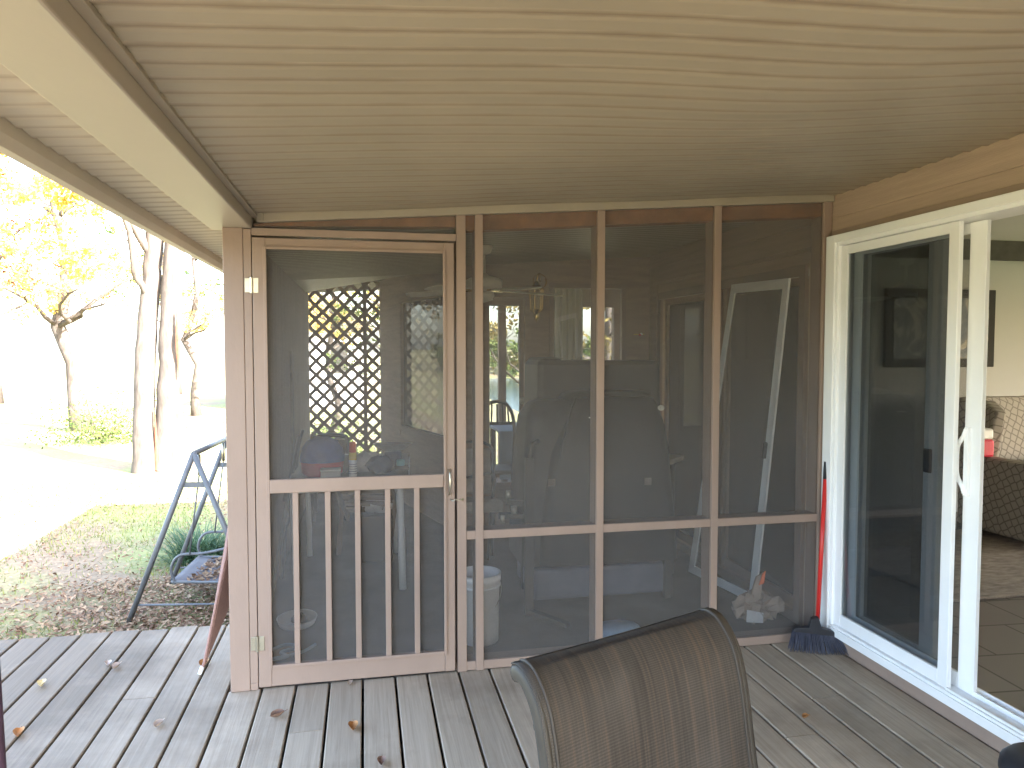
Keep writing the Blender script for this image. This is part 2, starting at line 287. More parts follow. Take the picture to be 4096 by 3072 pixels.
# ---------------------------------------------------------------- mesh builder
ORG = {}
class MB:
    def __init__(s): s.v = []; s.f = []; s.uv = {}
    def add(s, vs, fs):
        o = len(s.v); s.v += [Vector(p) for p in vs]; s.f += [tuple(i + o for i in f) for f in fs]; return s
    def box(s, a, b, rot=None, piv=None):
        x0, y0, z0 = a; x1, y1, z1 = b
        vs = [Vector(p) for p in ((x0, y0, z0), (x1, y0, z0), (x1, y1, z0), (x0, y1, z0), (x0, y0, z1), (x1, y0, z1), (x1, y1, z1), (x0, y1, z1))]
        if rot:
            pv = Vector(piv) if piv else (Vector(a) + Vector(b)) / 2
            vs = [rot @ (p - pv) + pv for p in vs]
        return s.add(vs, [(0, 3, 2, 1), (4, 5, 6, 7), (0, 1, 5, 4), (1, 2, 6, 5), (2, 3, 7, 6), (3, 0, 4, 7)])
    def bar(s, p, q, wd, th, upv=(0, 0, 1)):      # rectangular bar from p to q
        p = Vector(p); q = Vector(q); d = (q - p).normalized(); u = Vector(upv)
        if abs(d.dot(u)) > .99: u = Vector((0, 1, 0))
        a = d.cross(u).normalized(); b = a.cross(d).normalized()
        vs = []
        for e in (p, q):
            for i, j in ((-1, -1), (1, -1), (1, 1), (-1, 1)): vs.append(e + a * i * wd / 2 + b * j * th / 2)
        return s.add(vs, [(0, 1, 2, 3), (7, 6, 5, 4), (0, 4, 5, 1), (1, 5, 6, 2), (2, 6, 7, 3), (3, 7, 4, 0)])
    def tube(s, pts, r, n=8, cap=True):
        pts = [Vector(p) for p in pts]; rs = r if isinstance(r, (list, tuple)) else [r] * len(pts)
        o = len(s.v); pa = None
        for i, p in enumerate(pts):
            d = (pts[min(i + 1, len(pts) - 1)] - pts[max(i - 1, 0)]).normalized()
            if pa is None:
                a = d.orthogonal().normalized()
            else:
                a = (pa - d * pa.dot(d)).normalized()
            pa = a; b = d.cross(a)
            for k in range(n):
                t = 2 * math.pi * k / n; s.v.append(p + (a * math.cos(t) + b * math.sin(t)) * rs[i])
        for i in range(len(pts) - 1):
            for k in range(n):
                k2 = (k + 1) % n
                s.f.append((o + i * n + k, o + i * n + k2, o + (i + 1) * n + k2, o + (i + 1) * n + k))
        if cap:
            s.f.append(tuple(o + k for k in range(n))[::-1]); m = o + (len(pts) - 1) * n; s.f.append(tuple(m + k for k in range(n)))
        return s
    def lathe(s, c, prof, n=24, axis='z', sx=1, sy=1):
        o = len(s.v); c = Vector(c)
        for r, h in prof:
            for k in range(n):
                t = 2 * math.pi * k / n
                p = Vector((r * math.cos(t) * sx, r * math.sin(t) * sy, h))
                if axis == 'y': p = Vector((p.x, -p.z, p.y))
                s.v.append(c + p)
        for i in range(len(prof) - 1):
            for k in range(n):
                k2 = (k + 1) % n; s.f.append((o + i * n + k, o + i * n + k2, o + (i + 1) * n + k2, o + (i + 1) * n + k))
        return s
    def quad(s, a, b, c, d): return s.add([a, b, c, d], [(0, 1, 2, 3)])
    def prism(s, poly, d):       # polygon (3-D points) extruded by vector d
        n = len(poly); d = Vector(d); vs = [Vector(p) for p in poly] + [Vector(p) + d for p in poly]
        fs = [tuple(range(n))[::-1], tuple(range(n, 2 * n))] + [(i, (i + 1) % n, (i + 1) % n + n, i + n) for i in range(n)]
        return s.add(vs, fs)
    def grid(s, fn, nu, nv):
        o = len(s.v)
        for j in range(nv + 1):
            for i in range(nu + 1): s.v.append(Vector(fn(i / nu, j / nv)))
        for j in range(nv):
            for i in range(nu):
                a = o + j * (nu + 1) + i; s.f.append((a, a + 1, a + nu + 2, a + nu + 1)); s.uv[len(s.f) - 1] = [(i / nu, j / nv), ((i + 1) / nu, j / nv), ((i + 1) / nu, (j + 1) / nv), (i / nu, (j + 1) / nv)]
        return s
    def build(s, name, m, parent=None, smooth=False, bevel=0, solid=0, org=None, sub=0):
        og = Vector(ORG.get(parent.name, (0, 0, 0))) if parent else Vector(org or (0, 0, 0))
        me = bpy.data.meshes.new(name); me.from_pydata([tuple(v - og) for v in s.v], [], s.f)
        if s.uv:
            ul = me.uv_layers.new(name='UVMap')
            for pi, us in s.uv.items():
                for li, c in zip(me.polygons[pi].loop_indices, us): ul.data[li].uv = c
        me.materials.append(m if not isinstance(m, str) else M[m])
        o = bpy.data.objects.new(name, me); C.objects.link(o)
        if parent: o.parent = parent; ORG[o.name] = og
        else: o.location = og; ORG[o.name] = og
        if smooth:
            me.polygons.foreach_set('use_smooth', [True] * len(me.polygons))
        if solid:
            md = o.modifiers.new('solid', 'SOLIDIFY'); md.thickness = solid; md.offset = 0
        if sub:
            md = o.modifiers.new('sub', 'SUBSURF'); md.levels = sub; md.render_levels = sub
        if bevel:
            md = o.modifiers.new('bevel', 'BEVEL'); md.width = bevel; md.segments = 2; md.limit_method = 'ANGLE'
        return o
def tag(o, label=None, cat=None, group=None, kind=None):
    if label: o['label'] = label
    if cat: o['category'] = cat
    if group: o['group'] = group
    if kind: o['kind'] = kind
    return o
def thing(name, label, cat, loc=(0, 0, 0), group=None):
    o = bpy.data.objects.new(name, None); C.objects.link(o); o.location = loc; o.empty_display_size = .1
    ORG[o.name] = Vector(loc); return tag(o, label, cat, group)
def box(a, b): return MB().box(a, b)
def lerp(a, b, t): return a + (b - a) * t
def spline(pts, n=6):
    pts = [Vector(p) for p in pts]; out = []
    for i in range(len(pts) - 1):
        p0 = pts[max(i - 1, 0)]; p1 = pts[i]; p2 = pts[i + 1]; p3 = pts[min(i + 2, len(pts) - 1)]
        for k in range(n):
            t = k / n
            out.append(0.5 * ((2 * p1) + (p2 - p0) * t + (2 * p0 - 5 * p1 + 4 * p2 - p3) * t * t + (3 * p1 - p0 - 3 * p2 + p3) * t ** 3))
    out.append(pts[-1]); return out

D = 3.50; W = 2.443; G = -0.95
zc = lambda x: 2.2236 + 0.0714 * x

# ================================================================= SETTING
# ground: one sheet with a slope down to the lake on the right / far side
def gz(x, y):
    z = G
    t = max(0.0, min((x - 1.2 - .02 * y) * 1.4, (y - 10) * 0.6))
    z -= min(5.0, t * 0.22)
    if y < -12: z -= min(5.0, (-12 - y) * .4)
    return z + 0.04 * math.sin(x * 0.7) * math.cos(y * 0.5)
g = MB()
def gp(u, v):
    x = (u - .5) * 2; y = (v - .5) * 2
    x = math.copysign(abs(x) ** 2.2, x) * 600; y = math.copysign(abs(y) ** 2.2, y) * 600
    return (x, y, gz(x, y))
g.grid(gp, 160, 160)
tag(g.build('ground', 'ground', smooth=True), kind='structure')
lake = MB().grid(lambda u, v: (lerp(3, 420, u), lerp(14, 172, v), G - 4.2), 4, 4)
lake2 = lake.grid(lambda u, v: (lerp(-300, 300, u), lerp(-150, -18, v), G - 4.2), 4, 4)
tag(lake.build('lake', 'water'), kind='structure')
sh = MB()
sh.grid(lambda u, v: (lerp(14, 460, u), lerp(168, 260, v), G - 4.6 + 7 * v ** 0.8 + math.sin(u * 17) * .8 * v), 40, 8)
tag(sh.build('far_shore', M['ground'], smooth=True), kind='structure')

# deck ------------------------------------------------------------
dk = MB(); P0 = -0.4815; PIT = 0.1535; gap = 0.011
joint = {1: 3.06, -1: 2.2, -4: 3.5, -6: 2.6, 12: 2.95, 14: 2.62, 16: 2.9, 5: 1.9, 8: 2.0}
rj = random.Random(3)
for k in range(-26, 20):
    xa = P0 + k * PIT + gap / 2; xb = P0 + (k + 1) * PIT - gap / 2
    if xa > W - .02: break
    xb = min(xb, W - 0.012)
    y1 = 4.37 if xb < -0.6 else D - 0.004
    if k == -1 or k == -2: y1 = 4.37 if xb < -0.63 else D - 0.004
    j = joint.get(k, rj.uniform(0.2, 1.5)) if k % 2 or k in joint else None
    dz = rj.uniform(-.0015, .0015)
    segs = [(-2.6, j - .0025), (j + .0025, y1 + (rj.uniform(-.012, .012) if y1 > 4 else 0))] if j else [(-2.6, y1 + (rj.uniform(-.012, .012) if y1 > 4 else 0))]
    for a, b in segs:
        e = 0.004   # rounded long edges
        prof = [(xa, -.032), (xb, -.032), (xb, -e), (xb - e, 0), (xa + e, 0), (xa, -e)]
        dk.prism([(x, a, z + dz) for x, z in prof], (0, b - a, 0))
tag(dk.build('deck', 'deck'), kind='structure')
# joists, rim and skirt under the deck
jn = MB()
for y in [-2.3, -1.9, -1.5, -1.1, -.7, -.3, .1, .5, .9, 1.3, 1.7, 2.1, 2.5, 2.9, 3.3]:
    jn.box((-4.5, y, -.22), (W, y + .04, -.034))
jn.box((-4.5, 3.9, -.22), (-.64, 3.94, -.034)); jn.box((-4.5, 4.32, -.24), (-.62, 4.355, -.034))
jn.box((-4.5, -2.55, G - .1), (W, -2.5, -.034)); jn.box((-4.5, -2.5, G - .1), (-4.46, 4.3, -.034))
jn.box((-.6, 3.55, G - .1), (2.4, 3.6, -.04))
for x in (-4.3, -2.6, -.9): jn.box((x, 4.2, G - .1), (x + .1, 4.3, -.22))
tag(jn.build('deck_framing', 'dark'), kind='structure')

# screened room floor
tag(box((-.6, D + .03, -.06), (2.44, 9.0, -.004)).build('porch_floor', 'carpet'), kind='structure')
# interior room floor
tag(box((W + .14, -2.6, -.02), (8.0, 5.95, .05)).build('room_floor', 'tile'), kind='structure')

# ================================================================= HOUSE
house = thing('house', 'brown clapboard house wall beside the deck with rooms behind it', 'house', (W, 0, 0))
def clap(x0, x1, z0, z1, y0, y1, mb, face='x'):   # lapped boards on plane x, between y0,y1
    z = z1
    while z > z0 + .001:
        zb = max(z - .1215, z0)
        mb.prism([(x0, y0, zb), (x0 - .012, y0, zb), (x0 - .003, y0, z), (x0, y0, z)], (0, y1 - y0, 0))
        z = zb
ws = MB()
zt = zc(W) + .03
ws.box((W + .012, -2.6, G - .2), (W + .14, 1.80, zt)); ws.box((W + .012, 1.80, 2.172), (W + .14, 3.455, zt))
ws.box((W + .012, 1.80, G - .2), (W + .14, 3.455, 0.066)); ws.box((W + .012, 3.455, G - .2), (W + .14, 3.70, zt))
ws.box((W + .012, 3.70, 2.06), (W + .14, 5.80, zt)); ws.box((W + .012, 5.80, G - .2), (W + .14, 6.1, zt)); ws.box((W + .012, 3.70, G - .2), (W + .14, 5.80, 0.05))
ws.box((W + .012, 4.68, .05), (W + .14, 4.80, 2.06))
clap(W + .012, 0, 2.21, 2.398, 1.60, D + .01, ws); clap(W + .012, 0, 0, 2.398, -2.6, 1.68, ws)
clap(W + .012, 0, 2.13, 2.398, D + .07, 5.95, ws); clap(W + .012, 0, 0.0, 2.13, 5.86, 5.95, ws)
ws.build('wall', 'siding', house)
tr = MB()
tr.box((W - .012, 1.62, 2.176), (W + .011, 3.47, 2.207)); tr.box((W - .020, 3.457, .066), (W + .011, 3.488, 2.175))
tr.box((W - .010, 1.60, .0), (W + .011, 3.487, .064))
tr.box((W - .022, 1.60, .0645), (W + .011, 3.487, .074))
tr.box((W - .014, 3.70, 2.0), (W + .010, 5.80, 2.06)); tr.box((W - .014, 3.70, .0), (W + .010, 3.76, 2.0)); tr.box((W - .014, 5.74, .0), (W + .010, 5.80, 2.0)); tr.box((W - .014, 4.70, .06), (W + .010, 4.78, 2.0))
tr.box((W - .014, 3.76, .0), (W + .010, 4.7, .06)); tr.box((W - .014, 4.78, .0), (W + .010, 5.74, .06))
tr.build('trim', 'trim', house, bevel=.002)
box((W + .004, 3.4555, .0), (W + .02, 3.4568, 2.178)).build('raw_edge', 'rawwood', house)
# patio windows of the house wall inside the screened room
for (a, b) in ((3.76, 4.70), (4.78, 5.74)):
    f = MB()
    f.box((W + .03, a, .06), (W + .07, a + .05, 2.0)); f.box((W + .03, b - .05, .06), (W + .07, b, 2.0))
    f.box((W + .03, a + .05, 1.95), (W + .07, b - .05, 2.0)); f.box((W + .03, a + .05, .06), (W + .07, b - .05, .12))
    fo = f.build('window', 'sidingy', house)
    MB().quad((W + .05, a + .05, .12), (W + .05, b - .05, .12), (W + .05, b - .05, 1.95), (W + .05, a + .05, 1.95)).build('pane', 'glassdark', fo)
# facing wall B of the wing with door and window openings, wall A angled
YB = 6.05
wb = MB()
def wallB(x0, x1, z0, z1):
    wb.box((x0, YB, z0), (x1, YB + .12, z1))
    z = z1
    while z > z0 + .001:
        zb = max(z - .1215, z0); wb.prism([(x0, YB, zb), (x0, YB - .010, zb), (x0, YB - .002, z), (x0, YB, z)], (x1 - x0, 0, 0)); z = zb
wallB(.82, .93, 0, 2.43); wallB(.93, 1.38, 2.08, 2.43); wallB(1.38, 1.55, 0, 2.43); wallB(1.55, 2.24, 2.15, 2.43); wallB(1.55, 2.24, 0, .85); wallB(2.24, W + .012, 0, 2.43)
A0 = Vector((.82, 6.05, 0)); A1 = Vector((.18, 8.30, 0)); da = (A1 - A0); LA = da.length; da.normalize(); na = Vector((-da.y, da.x, 0)) * 1
if na.x > 0: na = -na
def Ap(s, z, off=0.0): p = A0 + da * s + na * off; return (p.x, p.y, z)
def wallA(s0, s1, z0, z1):
    wb.prism([Ap(s0, z0), Ap(s1, z0), Ap(s1, z1), Ap(s0, z1)], -na * .12)
    z = z1
    while z > z0 + .001:
        zb = max(z - .1215, z0); wb.prism([Ap(s0, zb, 0), Ap(s0, zb, .010), Ap(s0, z, .002), Ap(s0, z, 0)], da * (s1 - s0)); z = zb
wallA(0, .30, 0, 2.4); wallA(.30, 1.66, 0, .75); wallA(.30, 1.66, 2.11, 2.4); wallA(1.66, LA, 0, 2.4)
wb.build('wing_wall', 'sidingy', house)
fr = MB()
fr.box((.93, YB - .012, 0), (.985, YB + .05, 2.08)); fr.box((1.335, YB - .012, 0), (1.38, YB + .05, 2.08)); fr.box((.985, YB - .012, 2.02), (1.335, YB + .05, 2.08))
fr.build('wing_door_frame', 'sidingy', house, bevel=.002)
dd = MB(); dd.box((.99, YB + .01, .02), (1.035, YB + .04, 2.015)); dd.box((1.295, YB + .01, .02), (1.33, YB + .04, 2.015)); dd.box((1.035, YB + .01, 1.96), (1.295, YB + .04, 2.015)); dd.box((1.035, YB + .01, .02), (1.295, YB + .04, .45))
do = dd.build('wing_door', 'sidingy', house, bevel=.002)
MB().quad((1.035, YB + .025, .45), (1.295, YB + .025, .45), (1.295, YB + .025, 1.96), (1.035, YB + .025, 1.96)).build('pane', 'glasstint', do)
MB().lathe((1.312, YB - .045, 1.15), [(.002, -.03), (.02, -.028), (.03, -.012), (.03, .004), (.014, .018), (.011, .055), (.025, .058), (.025, .062)], 16, 'y').build('knob', 'steel', do, smooth=True)
fw = MB()
fw.box((1.55, YB - .014, 2.11), (2.24, YB + .04, 2.15)); fw.box((1.55, YB - .014, .85), (2.24, YB + .04, .90)); fw.box((1.55, YB - .014, .90), (1.59, YB + .04, 2.11)); fw.box((2.20, YB - .014, .90), (2.24, YB + .04, 2.11))
fo = fw.build('window', 'trim', house, bevel=.002)
MB().quad((1.59, YB + .02, .9), (2.20, YB + .02, .9), (2.20, YB + .02, 2.11), (1.59, YB + .02, 2.11)).build('pane', 'glasstint', fo)
fw = MB()
for s0, s1, z0, z1 in ((.30, .35, .75, 2.11), (1.61, 1.66, .75, 2.11), (.35, 1.61, 2.06, 2.11), (.35, 1.61, .75, .80)):
    fw.prism([Ap(s0, z0, .014), Ap(s1, z0, .014), Ap(s1, z1, .014), Ap(s0, z1, .014)], -na * .06)
fo = fw.build('window', 'sidingy', house)
MB().quad(Ap(.35, .8, -.02), Ap(1.61, .8, -.02), Ap(1.61, 2.06, -.02), Ap(.35, 2.06, -.02)).build('pane', 'glassdark', fo)
# wing shell: floor, ceiling, far side open to the lake
wg = MB(); wg.box((.95, YB + .13, -.06), (5.5, 8.9, .0)); wg.box((.4, YB + .13, 2.44), (5.5, 8.9, 2.50)); wg.box((.2, 8.8, 2.12), (5.5, 8.9, 2.44))
wg.build('wing_shell', 'boards', house)
wp = MB()
for x in (1.62, 3.1, 4.6): wp.box((x, 8.80, 0), (x + .09, 8.89, 2.12))
wp.box((1.0, 8.82, .0), (5.5, 8.86, .06)); wp.build('wing_post', 'stud', house)
# interior room shell, with an unseen side opening added to light it
rm = MB(); rm.box((W + .141, 5.85, .05), (8.0, 5.97, 2.6)); rm.box((7.9, 5.2, .05), (8.0, 5.85, 2.6)); rm.box((7.9, -2.6, .05), (8.0, .4, 2.6)); rm.box((7.9, .4, .05), (8.0, 5.2, .35)); rm.box((7.9, .4, 2.3), (8.0, 5.2, 2.6)); rm.box((W + .14, -2.7, .05), (8.0, -2.6, 2.6))
rm.build('room_wall', 'roomwall', house)
box((W + .14, -2.7, 2.60), (8.0, 5.97, 2.66)).build('room_ceiling', 'roomceil', house)

# roof: porch ceiling, soffit, beam, fascia, shingles -------------
roof = thing('porch_roof', 'low sloping porch roof with ribbed tan vinyl ceiling over the deck', 'roof', (0, 0, 2.2))
RP = 0.0907; R0 = 1.436
def sag(x, y):
    a = math.exp(-((x - 1.3) / .6) ** 2) * (.030 + .010 * math.sin(y * 3.1 + 1)) - math.exp(-((x - .3) / .4) ** 2) * .006 * math.sin(y * 2) + math.exp(-((x - 2.0) / .25) ** 2) * .007 * math.sin(y * 5)
    k = max(0.0, min(1.0, (3.2 - y) / 1.6))
    return -a * k + .002 * math.sin(x * 5 + y * 3)
def ribbed(mb, xa, xb, ya, yb, nx, zoff=0.0, dosag=True, xlim=None):
    ys = []; y = R0 - RP * 80
    while y < yb:
        for o, z in ((-.040, -.0002), (-.024, -.0016), (-.0115, -.0050), (-.0100, .012), (.0020, .0135), (.009, .0105), (.018, .0050), (.030, .0018), (.045, .0004)):
            if ya < y + o < yb: ys.append((y + o, z))
        y += RP
    ys = [(ya, 0)] + ys + [(yb, 0)]
    o = len(mb.v)
    for yy, z in ys:
        for i in range(nx + 1):
            x = lerp(xa, xlim(yy) if xlim else xb, i / nx)
            mb.v.append(Vector((x, yy, zc(x) + zoff + z + (sag(x, yy) if dosag else 0))))
    for j in range(len(ys) - 1):
        for i in range(nx):
            a = o + j * (nx + 1) + i; mb.f.append((a, a + 1, a + nx + 2, a + nx + 1))
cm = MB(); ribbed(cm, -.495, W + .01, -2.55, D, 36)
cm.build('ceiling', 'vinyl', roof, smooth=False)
cm = MB()
ribbed(cm, -.62, W + .01, D + .02, 6.6, 6, 0, False); 
cm.add([(W, 6.6, zc(W)), (W, 6.601, zc(W))], [])
# beyond y=6.6 the ceiling is cut along a diagonal (a hip), higher soffit behind it
cm.prism([(-.62, 6.6, zc(-.62)), (.42, 6.6, zc(.42)), (-.62, 7.95, zc(-.62))], (0, 0, .03))
cm.box((-.62, 6.6, 2.48), (1.2, 9.0, 2.52))
cm.build('ceiling', 'vinyl', roof)
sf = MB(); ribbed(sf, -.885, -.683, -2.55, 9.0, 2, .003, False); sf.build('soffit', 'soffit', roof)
bm = MB()
bm.prism([(-.684, -2.55, 2.130), (-.494, -2.55, 2.130), (-.494, -2.55, 2.36), (-.684, -2.55, 2.36)], (0, D + 2.55 + .07, 0))
bm.build('beam', 'beam', roof, bevel=.006)
bt = MB(); bt.box((-.4935, -2.55, 2.178), (-.466, D - .004, 2.1915)); bt.box((-.47, D - .035, zc(-.47) - .030), (-.44, D - .002, zc(-.47) + .02))
bt.prism([(-.47, D - .03, zc(-.47) - .034), (W, D - .03, zc(W) - .034), (W, D - .03, zc(W) + .01), (-.47, D - .03, zc(-.47) + .01)], (0, .029, 0))
bt.build('channel_trim', 'channel', roof, bevel=.002)
fs = MB()
fs.prism([(-.888, -2.6, 2.128), (-.900, -2.6, 2.098), (-.925, -2.6, 2.094), (-.925, -2.6, 2.26), (-.888, -2.6, 2.26)], (0, 11.6, 0))
fs.build('fascia', 'fascia', roof)
rf = MB()
ridge = (6.2, 5.6)
rf.prism([(-.97, -2.8, 2.27), (ridge[0], -2.8, ridge[1]), (ridge[0], -2.8, ridge[1] + .12), (-.97, -2.8, 2.36)], (0, 8.7, 0))
rf.prism([(ridge[0], -2.8, ridge[1]), (11.5, -2.8, 2.3), (11.5, -2.8, 2.42), (ridge[0], -2.8, ridge[1] + .12)], (0, 8.7, 0))  # unseen far slope, run out long to keep sun off the room opening
rf.prism([(-.97, 5.905, 2.27), (5.5, 5.905, 2.70), (5.5, 5.905, 2.82), (-.97, 5.905, 2.36)], (0, 3.6, 0))
rf.prism([(-.93, -2.79, 2.262), (11.4, -2.79, 2.262), (ridge[0], -2.79, ridge[1])], (0, .1, 0))
rf.prism([(-.93, 5.8, 2.42), (11.4, 5.8, 2.42), (ridge[0], 5.8, ridge[1])], (0, .1, 0))
rf.build('shingles', 'shingle', roof)
hw = MB(); hw.box((8.001, -2.6, G - .2), (8.1, 5.9, .045)); hw.build('outer_wall', 'siding', house)

# ================================================================= SCREEN WALL
sw = thing('screen_wall', 'tall insect screen partition in brown wooden studs right of the screen door', 'screen wall', (1.4, D, 0))
def ztop(x): return zc(x) - .034
for x0 in (.435, .526, 1.141, 1.7685, 2.392):
    wv = .038 if x0 > .45 else .045
    o = MB().prism([(x0, D - .017, 0.0), (x0 + wv, D - .017, 0.0), (x0 + wv, D - .017, ztop(x0 + wv)), (x0, D - .017, ztop(x0))], (0, .017, 0)).build('batten', 'trim', sw, bevel=.002)
    MB().prism([(x0, D + .006, .04), (x0 + .038, D + .006, .04), (x0 + .038, D + .006, ztop(x0)), (x0, D + .006, ztop(x0))], (0, .088, 0)).build('stud', 'stud', sw)
xs = [(.48, .526), (.564, 1.141), (1.179, 1.7685), (1.8065, 2.392)]
for i, (a, b) in enumerate(xs):
    rw = MB(); rw.box((a + .0005, D - .014, .655), (b - .0005, D - .0005, .697)); rw.build('rail', 'trim', sw, bevel=.002)
    box((a, D + .006, .655), (b, D + .094, .693)).build('inner_rail', 'stud', sw)
    box((a + .0005, D - .0145, .004), (b - .0005, D - .0005, .048)).build('sill_batten', 'trim', sw, bevel=.002)
    MB().prism([(a, D + .008, ztop(a) - .07), (b, D + .008, ztop(b) - .07), (b, D + .008, ztop(b)), (a, D + .008, ztop(a))], (0, .08, 0)).build('top_plate', 'rawwood', sw)
    MB().quad((a, D + .002, .03), (b, D + .002, .03), (b, D + .002, ztop(b)), (a, D + .002, ztop(a))).build('mesh', 'screen', sw)
box((.43, D + .006, .0), (2.43, D + .094, .04)).build('bottom_plate', 'stud', sw)
box((2.4305, D - .012, .0), (2.4425, D + .05, 2.385)).build('corner_strip', 'sidingy', sw)
# post + door jamb + header + transom
po = thing('corner_post', 'wide brown painted corner post left of the screen door', 'post', (-.56, D, 0))
box((-.619, D - .02, 0), (-.5325, D + .12, 2.130)).build('post', 'trim', po, bevel=.003)
box((-.5315, D - .018, .035), (-.4975, D + .10, 2.126)).build('jamb_board', 'trim', po, bevel=.002)
box((-.5315, D - .016, 0.0), (-.4975, D + .09, .0335)).build('foot_block', 'trim', po, bevel=.002)
hd = thing('door_header', 'brown header board and narrow screened transom above the screen door', 'header', (0, D, 2.1))
box((-.496, D - .018, 2.099), (.4335, D + .07, 2.132)).build('header_board', 'trim', hd, bevel=.002)
MB().quad((-.494, D + .002, 2.132), (.434, D + .002, 2.132), (.434, D + .002, ztop(.434)), (-.494, D + .002, ztop(-.494))).build('mesh', 'screen', hd)
MB().prism([(-.49, D + .008, ztop(-.49) - .012), (.434, D + .008, ztop(.434) - .05), (.434, D + .008, ztop(.434)), (-.49, D + .008, ztop(-.49))], (0, .08, 0)).build('top_plate', 'rawwood', hd)

# screen door ------------------------------------------------------
dr = thing('screen_door', 'tan wooden screen door with five vertical bars in its lower half', 'screen door', (-.03, D, 0))
DL, DR_, DT, DB = -.4935, .4225, 2.089, .012
f = MB()
f.box((DL, D - .022, DB), (DL + .058, D + .012, DT)); f.box((DR_ - .050, D - .022, DB), (DR_, D + .012, DT))
f.box((DL + .058, D - .0215, 2.045), (DR_ - .05, D + .012, DT - .001)); f.box((DL + .058, D - .0215, DB + .001), (DR_ - .05, D + .012, .112))
f.build('frame', 'trim', dr, bevel=.003)
m_ = MB()
for a, b in (((DL + .047, D - .030, .100), (DL + .062, D - .0222, 2.050)), ((DR_ - .054, D - .030, .100), (DR_ - .040, D - .0222, 2.050)), ((DL + .062, D - .030, 2.036), (DR_ - .054, D - .0222, 2.050)), ((DL + .062, D - .030, .100), (DR_ - .054, D - .0222, .116))):
    m_.box(a, b)
m_.build('moulding', 'trim', dr, bevel=.002)
box((DL + .0625, D - .034, .921), (DR_ - .0545, D - .010, .984)).build('mid_rail', 'trim', dr, bevel=.003)
for x in (-.319, -.174, -.038, .102, .239):
    o = box((x - .013, D - .030, .1165), (x + .013, D - .012, .9205)).build('bar', 'trim', dr, bevel=.002)
MB().quad((DL + .055, D - .004, .11), (DR_ - .05, D - .004, .11), (DR_ - .05, D - .004, 2.05), (DL + .055, D - .004, 2.05)).build('mesh', 'screen', dr)
for z in (1.872, .222):
    h = MB()
    h.box((-.526, D - .0245, z - .032), (-.500, D - .0225 + .002, z + .032)); h.box((-.491, D - .0255, z - .034), (-.467, D - .0235, z + .034))
    h.tube([(-.497, D - .029, z - .036), (-.497, D - .029, z + .036)], .0075, 10)
    for xx in (-.518, -.475):
        for zz in (-.02, 0, .02): h.lathe((xx, D - .0248, z + zz), [(0.0005, -.0025), (.0035, -.002), (.004, 0.0), (.004, .001)], 8, 'y')
    h.build('hinge', 'steel', dr, bevel=.0008)
hn = MB(); hn.tube(spline([(.397, D - .025, 1.005), (.397, D - .045, .995), (.397, D - .055, .965), (.397, D - .055, .925), (.397, D - .045, .895), (.397, D - .025, .885)], 5), [.004] * 6 + [.005] * 4 + [.0065] * 6 + [.005] * 4 + [.004] * 6, 8)
for z in (1.005, .885): hn.lathe((.397, D - .024, z), [(.001, -.005), (.009, -.003), (.011, .001)], 12, 'y')
hn.build('handle', 'steel', dr, smooth=True)
hk = MB(); hk.tube(spline([(.405, D - .024, .858), (.412, D - .034, .852), (.425, D - .036, .860), (.440, D - .036, .856), (.452, D - .034, .858), (.458, D - .024, .855)], 4), .0024, 6)
hk.lathe((.459, D - .024, .856), [(.001, -.004), (.006, -.002), (.006, .004)], 8, 'y'); hk.lathe((.405, D - .026, .858), [(.001, -.004), (.005, -.002), (.005, .003)], 8, 'y')
hk.build('hook_latch', 'steel', dr, smooth=True)

# left wall of screened room (vertical boards) and lattice
lw = thing('board_wall', 'dull brown vertical board wall on the left side of the screened room', 'wall', (-.61, 6, 0))
b_ = MB(); y = D + .125
while y < 8.3:
    y2 = min(y + .098, 8.3); b_.box((-.615, y + .002, G - .1), (-.595, y2 - .002, zc(-.6) - .002)); y = y2
b_.box((-.617, D + .125, G - .1), (-.613, 8.3, zc(-.6) - .004)); b_.build('boards', 'boards', lw)
lt = thing('lattice_screen', 'diagonal wooden lattice panel at the far end of the screened room', 'lattice', (-.2, 8.3, 0))
lb = MB(); YL = 8.3; p = .1085; lx0, lx1, lz0, lz1 = -.60, .19, .05, 2.42
def clipline(x0, z0, dx, dz):
    ts = []
    for (lo, hi, o, d) in ((lx0, lx1, x0, dx), (lz0, lz1, z0, dz)):
        a, b = (lo - o) / d, (hi - o) / d; ts.append((min(a, b), max(a, b)))
    t0 = max(ts[0][0], ts[1][0]); t1 = min(ts[0][1], ts[1][1]); return (t0, t1) if t1 - t0 > .02 else None
r2 = 1 / math.sqrt(2)
for sgn, yo in ((1, 0), (-1, .008)):
    for k in range(-40, 60):
        off = k * p * math.sqrt(2)
        c_ = clipline(lx0 + off, 0, sgn * r2, r2)
        if c_:
            t0, t1 = c_; a = (lx0 + off + sgn * r2 * t0, YL + yo, r2 * t0); b = (lx0 + off + sgn * r2 * t1, YL + yo, r2 * t1)
            lb.bar(a, b, .0065, .038, upv=(-sgn * r2, 0, r2))
lb.build('lattice', 'stud', lt)
lf = MB(); lf.box((-.012, YL - .02, 0), (.028, YL + .02, 2.42)); lf.box((-.66, YL - .03, G), (-.60, YL + .05, 2.45)); lf.box((.19, YL - .03, G), (.30, YL + .05, 2.45)); lf.box((-.6, YL - .02, 2.42), (.19, YL + .03, 2.5)); lf.box((-.6, YL - .02, G), (.19, YL + .03, .05))
lf.build('frame', 'stud', lt)

